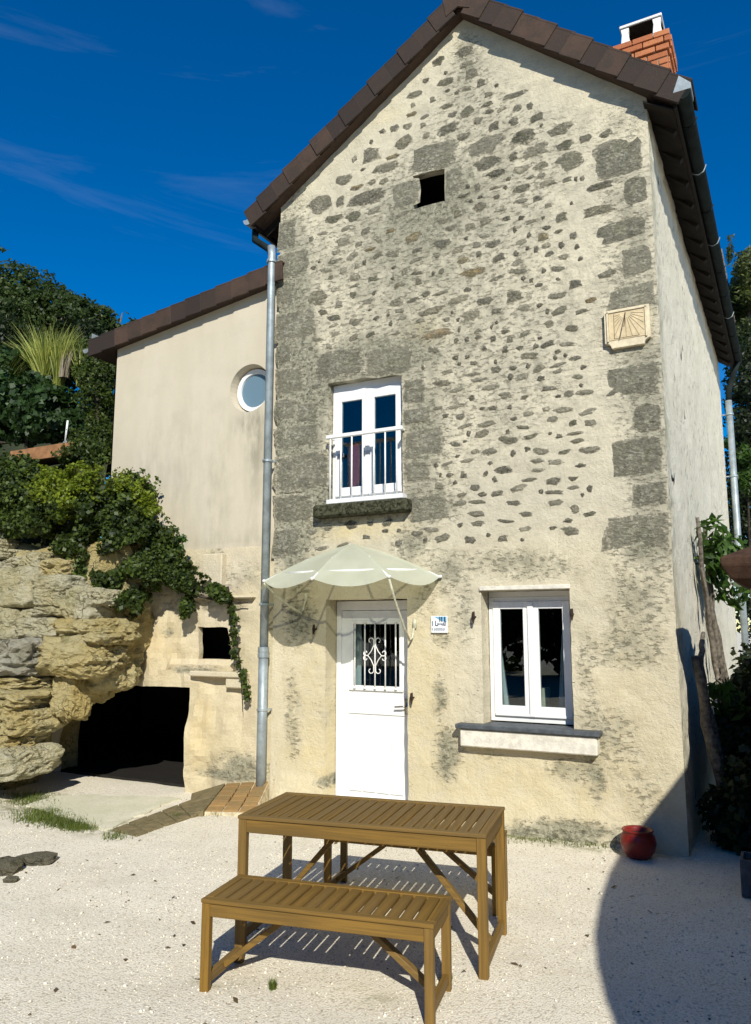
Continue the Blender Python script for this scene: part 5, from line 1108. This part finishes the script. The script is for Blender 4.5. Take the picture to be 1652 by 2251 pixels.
# ================================================================== GARDEN FURNITURE
def slatted(name, label, cat, loc, rz, Lx, D, Hh, nslat, split, apron=0.065, leg=(0.045, 0.040), frame=0.045, group=None):
    t = empty(name, loc, rz, label, cat, group); th = 0.020; zt = Hh - th
    hx, hy = Lx / 2, D / 2
    for s in (-1, 1):
        MB().box(-hx, hx, s * hy - (frame if s > 0 else 0), s * hy + (frame if s < 0 else 0), zt, Hh).build('edge_board', M_teak_x, t, 0.003)
        MB().box(s * hx - (frame if s > 0 else 0), s * hx + (frame if s < 0 else 0), -hy + frame + .001, hy - frame - .001, zt, Hh).build('edge_board', M_teak, t, 0.003)
    span = Lx - 2 * frame; pitch = span / nslat
    sm = MB().box(-pitch / 2 + 0.0065, pitch / 2 - 0.0065, -hy + frame + .001, hy - frame - .001, zt + .001, Hh - .003).mesh('slat', M_teak, 0.002)
    for k in range(nslat):
        o = link_mesh('slat', sm, t); o.location = (-hx + frame + pitch * (k + .5), 0, rnd.uniform(-.0008, .0008))
    lx, ly = leg
    for sx in (-1, 1):
        for sy in (-1, 1):
            x0 = sx * (hx - .004) - (lx if sx > 0 else 0); y0 = sy * (hy - .004) - (ly if sy > 0 else 0)
            MB().box(x0, x0 + lx, y0, y0 + ly, -0.005, zt - .001).build('leg', M_teak_z, t, 0.003)
    for sy in (-1, 1):
        y0 = sy * (hy - .010) - (0.022 if sy > 0 else 0); MB().box(-hx + lx + .001, hx - lx - .001, y0, y0 + .022, zt - apron, zt - .001).build('apron', M_teak_x, t, 0.003)
    for sx in (-1, 1):
        x0 = sx * (hx - .010) - (0.022 if sx > 0 else 0); MB().box(x0, x0 + .022, -hy + ly + .001, hy - ly - .001, zt - apron, zt - .001).build('apron', M_teak, t, 0.003)
        x1 = sx * (hx - .012) - (0.030 if sx > 0 else 0); MB().box(x1, x1 + .030, -hy + ly + .001, hy - ly - .001, .035, .085).build('stretcher', M_teak, t, 0.003)
        MB().bar((sx * (hx - .04), 0, .065), (sx * hx * 0.20, 0, zt - .03), 0.030, 0.045, (0, 1, 0)).build('brace', M_teak_x, t, 0.003)
    MB().box(-hx * .26, hx * .26, -hy + .035, hy - .035, zt - .045, zt - .003).build('centre_bearer', M_teak, t, 0.003) if False else None
    for sx in (-.2, .2): MB().box(sx * hx - .015, sx * hx + .015, -hy + .034, hy - .034, zt - .045, zt - .003).build('bearer', M_teak, t, 0.003)
    return t
RZ = R(10.5)
slatted('garden_table', 'slatted teak garden table between two matching benches', 'table', (2.65, -2.652, 0.0), RZ, 1.455, .69, .72, 22, True, .075, (.050, .045))
slatted('garden_bench', 'teak slatted bench in front of the garden table, out in full sun', 'bench', (2.743, -3.338, 0.0), R(11.0), 1.205, .42, .445, 16, False, .065, group='teak benches')
slatted('garden_bench', 'teak slatted bench in shade behind the table, nearer the house wall', 'bench', (2.555, -1.885, 0.0), R(9.5), 1.205, .36, .44, 16, False, .065, group='teak benches')

# ================================================================== RIGHT-HAND SIDE
pp = on_z(1405, 1884, 0)
pot = empty('flower_pot', (pp.x, pp.y, 0), 0, 'round red glazed pot at the foot of the house wall in shade', 'pot')
MB().lathe([(0, 0), (.085, 0), (.125, .05), (.14, .11), (.13, .165), (.112, .19), (.118, .20), (.125, .205), (.118, .215), (.10, .205), (.098, .17), (0.0, .17)], (0, 0, 0), 32).build('body', M_redpot, pot, 0, True)
MB().lathe([(0, .172), (.05, .18), (.097, .172)], (0, 0, 0), 20).build('soil', M_soil, pot, 0, True)
# old climber on the side wall
wi = empty('wisteria', (XR + .25, .9, 0), 0, 'old climber with twisted grey trunks on the rough side wall', 'climber')
def wv(y, z, dx): return Vector((XR + dx, y, z))
rsw = random.Random(5)
def twist(p, r, n=10, amp=.03):
    out = []
    for i in range(n + 1):
        t = i / n * (len(p) - 1); k = min(int(t), len(p) - 2); q = p[k].lerp(p[k + 1], t - k); out.append(q + Vector((rsw.uniform(-.3, 1) * amp * .6, rsw.uniform(-amp, amp), 0)))
    return out, [r[0] + (r[1] - r[0]) * i / n for i in range(n + 1)]
for path, r in (([wv(.55, 0, .30), wv(.42, .9, .16), wv(.40, 1.55, .10)], (.055, .04)), ([wv(.58, 0, .34), wv(.50, 1.0, .16), wv(.70, 1.5, .10), wv(1.2, 1.75, .08)], (.05, .02)),
                ([wv(2.0, 0, .32), wv(1.9, 1.0, .16), wv(1.7, 1.9, .10), wv(1.4, 2.9, .08)], (.05, .018)), ([wv(2.3, 0, .34), wv(2.2, 1.2, .16), wv(1.9, 2.2, .10), wv(1.9, 2.9, .10)], (.045, .015)), ([wv(2.6, 0, .34), wv(2.5, 1.2, .18), wv(2.4, 1.9, .10), wv(2.1, 2.6, .1)], (.035, .012)), ([wv(1.2, 0, .3), wv(1.5, .9, .2), wv(1.8, 1.5, .12), wv(1.5, 2.4, .08)], (.04, .012))):
    pth, rr = twist(path, r, 14); o = MB().tube(pth, rr, 8).build('trunk', M_bark, wi, 0, True); o.location = -wi.location
def side_blob(y, z, dx, r): return ((XR + dx, y, z), r, r, r)
o = link_mesh('leaves', leaf_cloud([side_blob(1.6, 2.75, .18, .16), side_blob(1.75, 2.5, .22, .2), side_blob(2.2, 2.6, .3, .22), side_blob(2.4, 2.2, .3, .2), side_blob(2.0, 2.35, .2, .14), side_blob(.75, 1.25, .25, .10), side_blob(.85, 1.12, .3, .16)], 460, .15, 71, M_vine, 'leaves', thr=-.3, aspect=.42, droop=.8), wi); o.location = -wi.location
bs = empty('bush', (4.75, .9, 0), 0, 'dense dark bush filling the corner beside the side wall', 'bush')
o = link_mesh('leaves', leaf_cloud([((4.75, .75, .55), .48, .5, .6), ((5.0, .55, .5), .42, .4, .55), ((4.65, 1.5, .8), .40, .7, .85), ((5.2, .9, .9), .5, .7, .9), ((4.7, 2.4, 1.0), .40, .6, .75), ((4.42, .45, .25), .28, .35, .3), ((5.15, .15, .35), .3, .25, .4), ((4.55, .40, .42), .28, .28, .45), ((4.95, .25, .5), .28, .25, .5), ((4.45, .85, .75), .24, .35, .5)], 26000, .075, 72, M_tree2, 'leaves', thr=-.25, shell=2.2, aspect=.7), bs); o.location = -bs.location
for q in ((4.7, .7), (4.9, 1.3), (5.1, .5)): o = MB().tube([(q[0], q[1], 0), (q[0] + .05, q[1], .5), (q[0] - .05, q[1] + .1, .9)], [.03, .02, .01], 6).build('stem', M_stem, bs, 0, True); o.location = -bs.location
# gate pillar with clay cap
gpil = empty('gate_pillar', (4.95, -.20, 0), 0, 'beige rendered gate pillar with a flared brown clay cap', 'pillar')
MB().box(-.28, .28, -.28, .28, 0, 2.10).build('shaft', M_beige, gpil, .01)
V = []
for (s, z) in ((.30, 2.10), (.40, 2.16), (.46, 2.26), (.46, 2.32), (.02, 2.52)): V += [(-s, -s, z), (s, -s, z), (s, s, z), (-s, s, z)]
F = [(k * 4 + i, k * 4 + (i + 1) % 4, (k + 1) * 4 + (i + 1) % 4, (k + 1) * 4 + i) for k in range(4) for i in range(4)] + [(3, 2, 1, 0), (16, 17, 18, 19)]
MB().add(V, F).build('cap', M_capclay, gpil, .008)
pbx = empty('planter_box', (4.80, -.72, 0), 0, 'low dark planter box standing before the gate pillar', 'planter')
bx = MB(); bx.box(-.3, .3, -.12, -.10, 0, .24); bx.box(-.3, .3, .10, .12, 0, .24); bx.box(-.3, -.28, -.10, .10, 0, .24); bx.box(.28, .3, -.10, .10, 0, .24); bx.build('box', M_slate, pbx, .004)
MB().box(-.28, .28, -.10, .10, 0, .20).build('soil', M_soil, pbx)
hd_ = empty('hedge', (6.0, 3.0, 0), 0, 'high dark clipped hedge added behind the gate pillar to deepen the shade', 'hedge')  # hedge added off to the side to darken the shaded corner
o = link_mesh('leaves', leaf_cloud([((5.75 + .35 * k, -.2 + 1.25 * k * .9, 1.5), .65, .9, 1.7) for k in range(1, 6)], 13000, .10, 73, M_tree2, 'leaves', thr=-.4, shell=2.6, aspect=.7), hd_); o.location = -hd_.location
for k in range(1, 6): o = MB().tube([(5.75 + .35 * k, -.2 + 1.12 * k, 0), (5.75 + .35 * k, -.2 + 1.12 * k, 1.8)], [.05, .02], 6).build('stem', M_stem, hd_, 0, True); o.location = -hd_.location
# trees beyond the house on the right
def rb(u, v, ru, rv, y, dy=1.5): return blob(u, v, ru, rv, y, dy)
tree('light green conifer rising behind the far end of the house', [rb(1640, 620, 34, 90, 13, 1.0), rb(1632, 700, 36, 80, 13, 1.0), rb(1660, 720, 50, 100, 13, 1.2), rb(1610, 560, 14, 40, 13, .5)], (5.0, 13, 0), 15000, .13, M_conifer, 81, .2, None, aspect=.3, thr=-.08, clump=1.6)
tree('tall dark evergreen hedge tree behind the far downpipe', [rb(1640, 900, 50, 180, 11, 1.2), rb(1660, 1100, 70, 200, 11, 1.2), rb(1700, 900, 80, 220, 12, 1.5), rb(1640, 1250, 50, 160, 10.5, 1.0)], (5.2, 11.5, 0), 26000, .11, M_tree2, 82, .2, None, aspect=.5, thr=-.15, clump=1.8)
sp = empty('shrub', on_y(1640, 1100, 9), 0, 'sunlit fern like sprays in front of the dark evergreen', 'shrub')
o = link_mesh('leaves', leaf_cloud([rb(1600, 975, 20, 8, 8.6, .2), rb(1635, 1010, 26, 30, 8.8, .3), rb(1645, 1060, 20, 30, 8.8, .3)], 900, .13, 83, M_vine, 'leaves', thr=-.3, aspect=.35), sp); o.location = -sp.location
o = MB().tube([on_y(1650, 1250, 9), on_y(1645, 1100, 9), on_y(1620, 985, 8.7)], [.03, .02, .008], 6).build('stem', M_stem, sp, 0, True); o.location = -sp.location

# hedge and tree rows added out of view to cut sky light
h2 = empty('hedge', (6.9, -4.0, 0), 0, 'clipped hedge added out of view under the shade canopy to block sky light', 'hedge')
o = link_mesh('leaves', leaf_cloud([((6.9 + .1 * (k % 2), -8.2 + 1.3 * k, 1.2), .55, .95, 1.35) for k in range(7)], 9000, .14, 74, M_tree2, 'leaves', thr=-.5, shell=2.8, aspect=.8), h2); o.location = -h2.location
for k in range(7): o = MB().tube([(6.9, -8.2 + 1.3 * k, 0), (6.9, -8.2 + 1.3 * k, 1.6)], [.05, .02], 6).build('stem', M_stem, h2, 0, True); o.location = -h2.location
h3 = empty('added_tree_row', (-2, -24, 0), 0, 'dense row of dark trees added opposite the house to darken reflections and sky light', 'trees')  # unseen trees added to darken window reflections and sky light
o = link_mesh('crown', leaf_cloud([((-34 + 4.6 * k, -24 + 2 * math.sin(k), 3.6), 3.0, 2.2, 3.7 + .5 * math.sin(k * 2.1)) for k in range(14)], 26000, .55, 75, M_tree2, 'crown', thr=-.5, clump=.6, shell=3.0, aspect=.8), h3); o.location = -h3.location
for k in range(14): o = MB().tube([(-34 + 4.6 * k, -24 + 2 * math.sin(k), 0), (-34 + 4.6 * k, -24 + 2 * math.sin(k), 4)], [.2, .1], 6).build('trunk', M_bark, h3, 0, True); o.location = -h3.location
h4 = empty('added_tree_row', (-10, -8, 0), 0, 'row of dark trees added out of view on the cliff side to block sky light', 'trees')  # unseen trees added to block sky light from the left
o = link_mesh('crown', leaf_cloud([((-10.5 + math.sin(k * 1.7), -13 + 2.6 * k, 6.0), 2.0, 2.2, 6.2 + .8 * math.sin(k * 2.1)) for k in range(5)], 13000, .5, 76, M_tree2, 'crown', thr=-.5, clump=.6, shell=3.0, aspect=.8), h4); o.location = -h4.location
for k in range(5): o = MB().tube([(-10.5 + math.sin(k * 1.7), -13 + 2.6 * k, 0), (-10.5 + math.sin(k * 1.7), -13 + 2.6 * k, 7)], [.2, .1], 6).build('trunk', M_bark, h4, 0, True); o.location = -h4.location
# dry leaf bits blown over the gravel
rsd = np.random.RandomState(8); V, F, A = [], [], []
for i in range(150):
    p = Vector((rsd.uniform(-1.5, 4.2), rsd.uniform(-5.0, -.2), 0)); p.z = ground_z(p.x, p.y) + .006; a = rsd.uniform(0, 6.28); L = rsd.uniform(.008, .028); u_ = Vector((math.cos(a), math.sin(a), rsd.uniform(-.2, .5))) * L; w_ = Vector((-math.sin(a), math.cos(a), rsd.uniform(-.2, .6))) * L * .5; k0 = len(V)
    V += [p - u_, p + w_, p + u_, p - w_ + Vector((0, 0, L * .4))]; F.append((k0, k0 + 1, k0 + 2, k0 + 3)); A += [rsd.rand()] * 4
tag(link_mesh('leaf_litter', np_mesh('leaf_litter', V, F, M_litter, {'rnd': A})), 'dry brown leaf bits scattered over the gravel', 'litter', kind='stuff')

# unseen canopy, added and outlined to throw the curved shade over the yard
hS = 3.2; offx, offy = -SUN_SLOPE[0] * hS, -SUN_SLOPE[1] * hS
out2 = [(4.75, -4.3), (4.35, -3.6), (4.08, -2.99), (3.98, -2.74), (3.87, -2.38), (3.76, -1.94), (3.67, -1.37), (3.60, -.74), (3.56, .03), (3.55, .6), (3.54, 1.0), (3.45, 1.45), (3.35, 1.85), (3.35, 2.3), (3.6, 2.75), (4.2, 3.1), (5.2, 3.2), (6.5, 3.0), (7.4, 2.2), (7.8, 0.8), (7.8, -1.2), (7.3, -3.0), (6.5, -4.2), (5.5, -4.6)]
sc_ = empty('added_shade_canopy', (7.6, -5.0, 0), 0, 'large rounded beige canvas canopy on posts, added out of view to shade the yard', 'canopy')
cen = Vector((sum(p[0] for p in out2) / len(out2) + offx, sum(p[1] for p in out2) / len(out2) + offy, hS + .18))
n = len(out2); V = [Vector((p[0] + offx, p[1] + offy, hS)) for p in out2] + [Vector((p[0] + offx, p[1] + offy, hS)).lerp(cen, .5) + Vector((0, 0, .04)) for p in out2] + [cen]
F = [(i, (i + 1) % n, n + (i + 1) % n, n + i) for i in range(n)] + [(n + i, n + (i + 1) % n, 2 * n) for i in range(n)]
mb = MB(); mb.add(V, F); mb.add([q + Vector((0, 0, -.02)) for q in V], [f[::-1] for f in F]); mb.add(V[:n] + [q + Vector((0, 0, -.02)) for q in V[:n]], [(i, n + i, n + (i + 1) % n, (i + 1) % n) for i in range(n)])
o = mb.build('canvas', M_canvas, sc_); o.location = -sc_.location
for q in ((6.9, -6.8), (8.6, -2.4), (9.3, -6.6), (6.8, -2.0)):
    o = MB().tube([(q[0], q[1], 0), (q[0], q[1], hS)], .04, 10).build('post', M_whitemetal, sc_, 0, True); o.location = -sc_.location
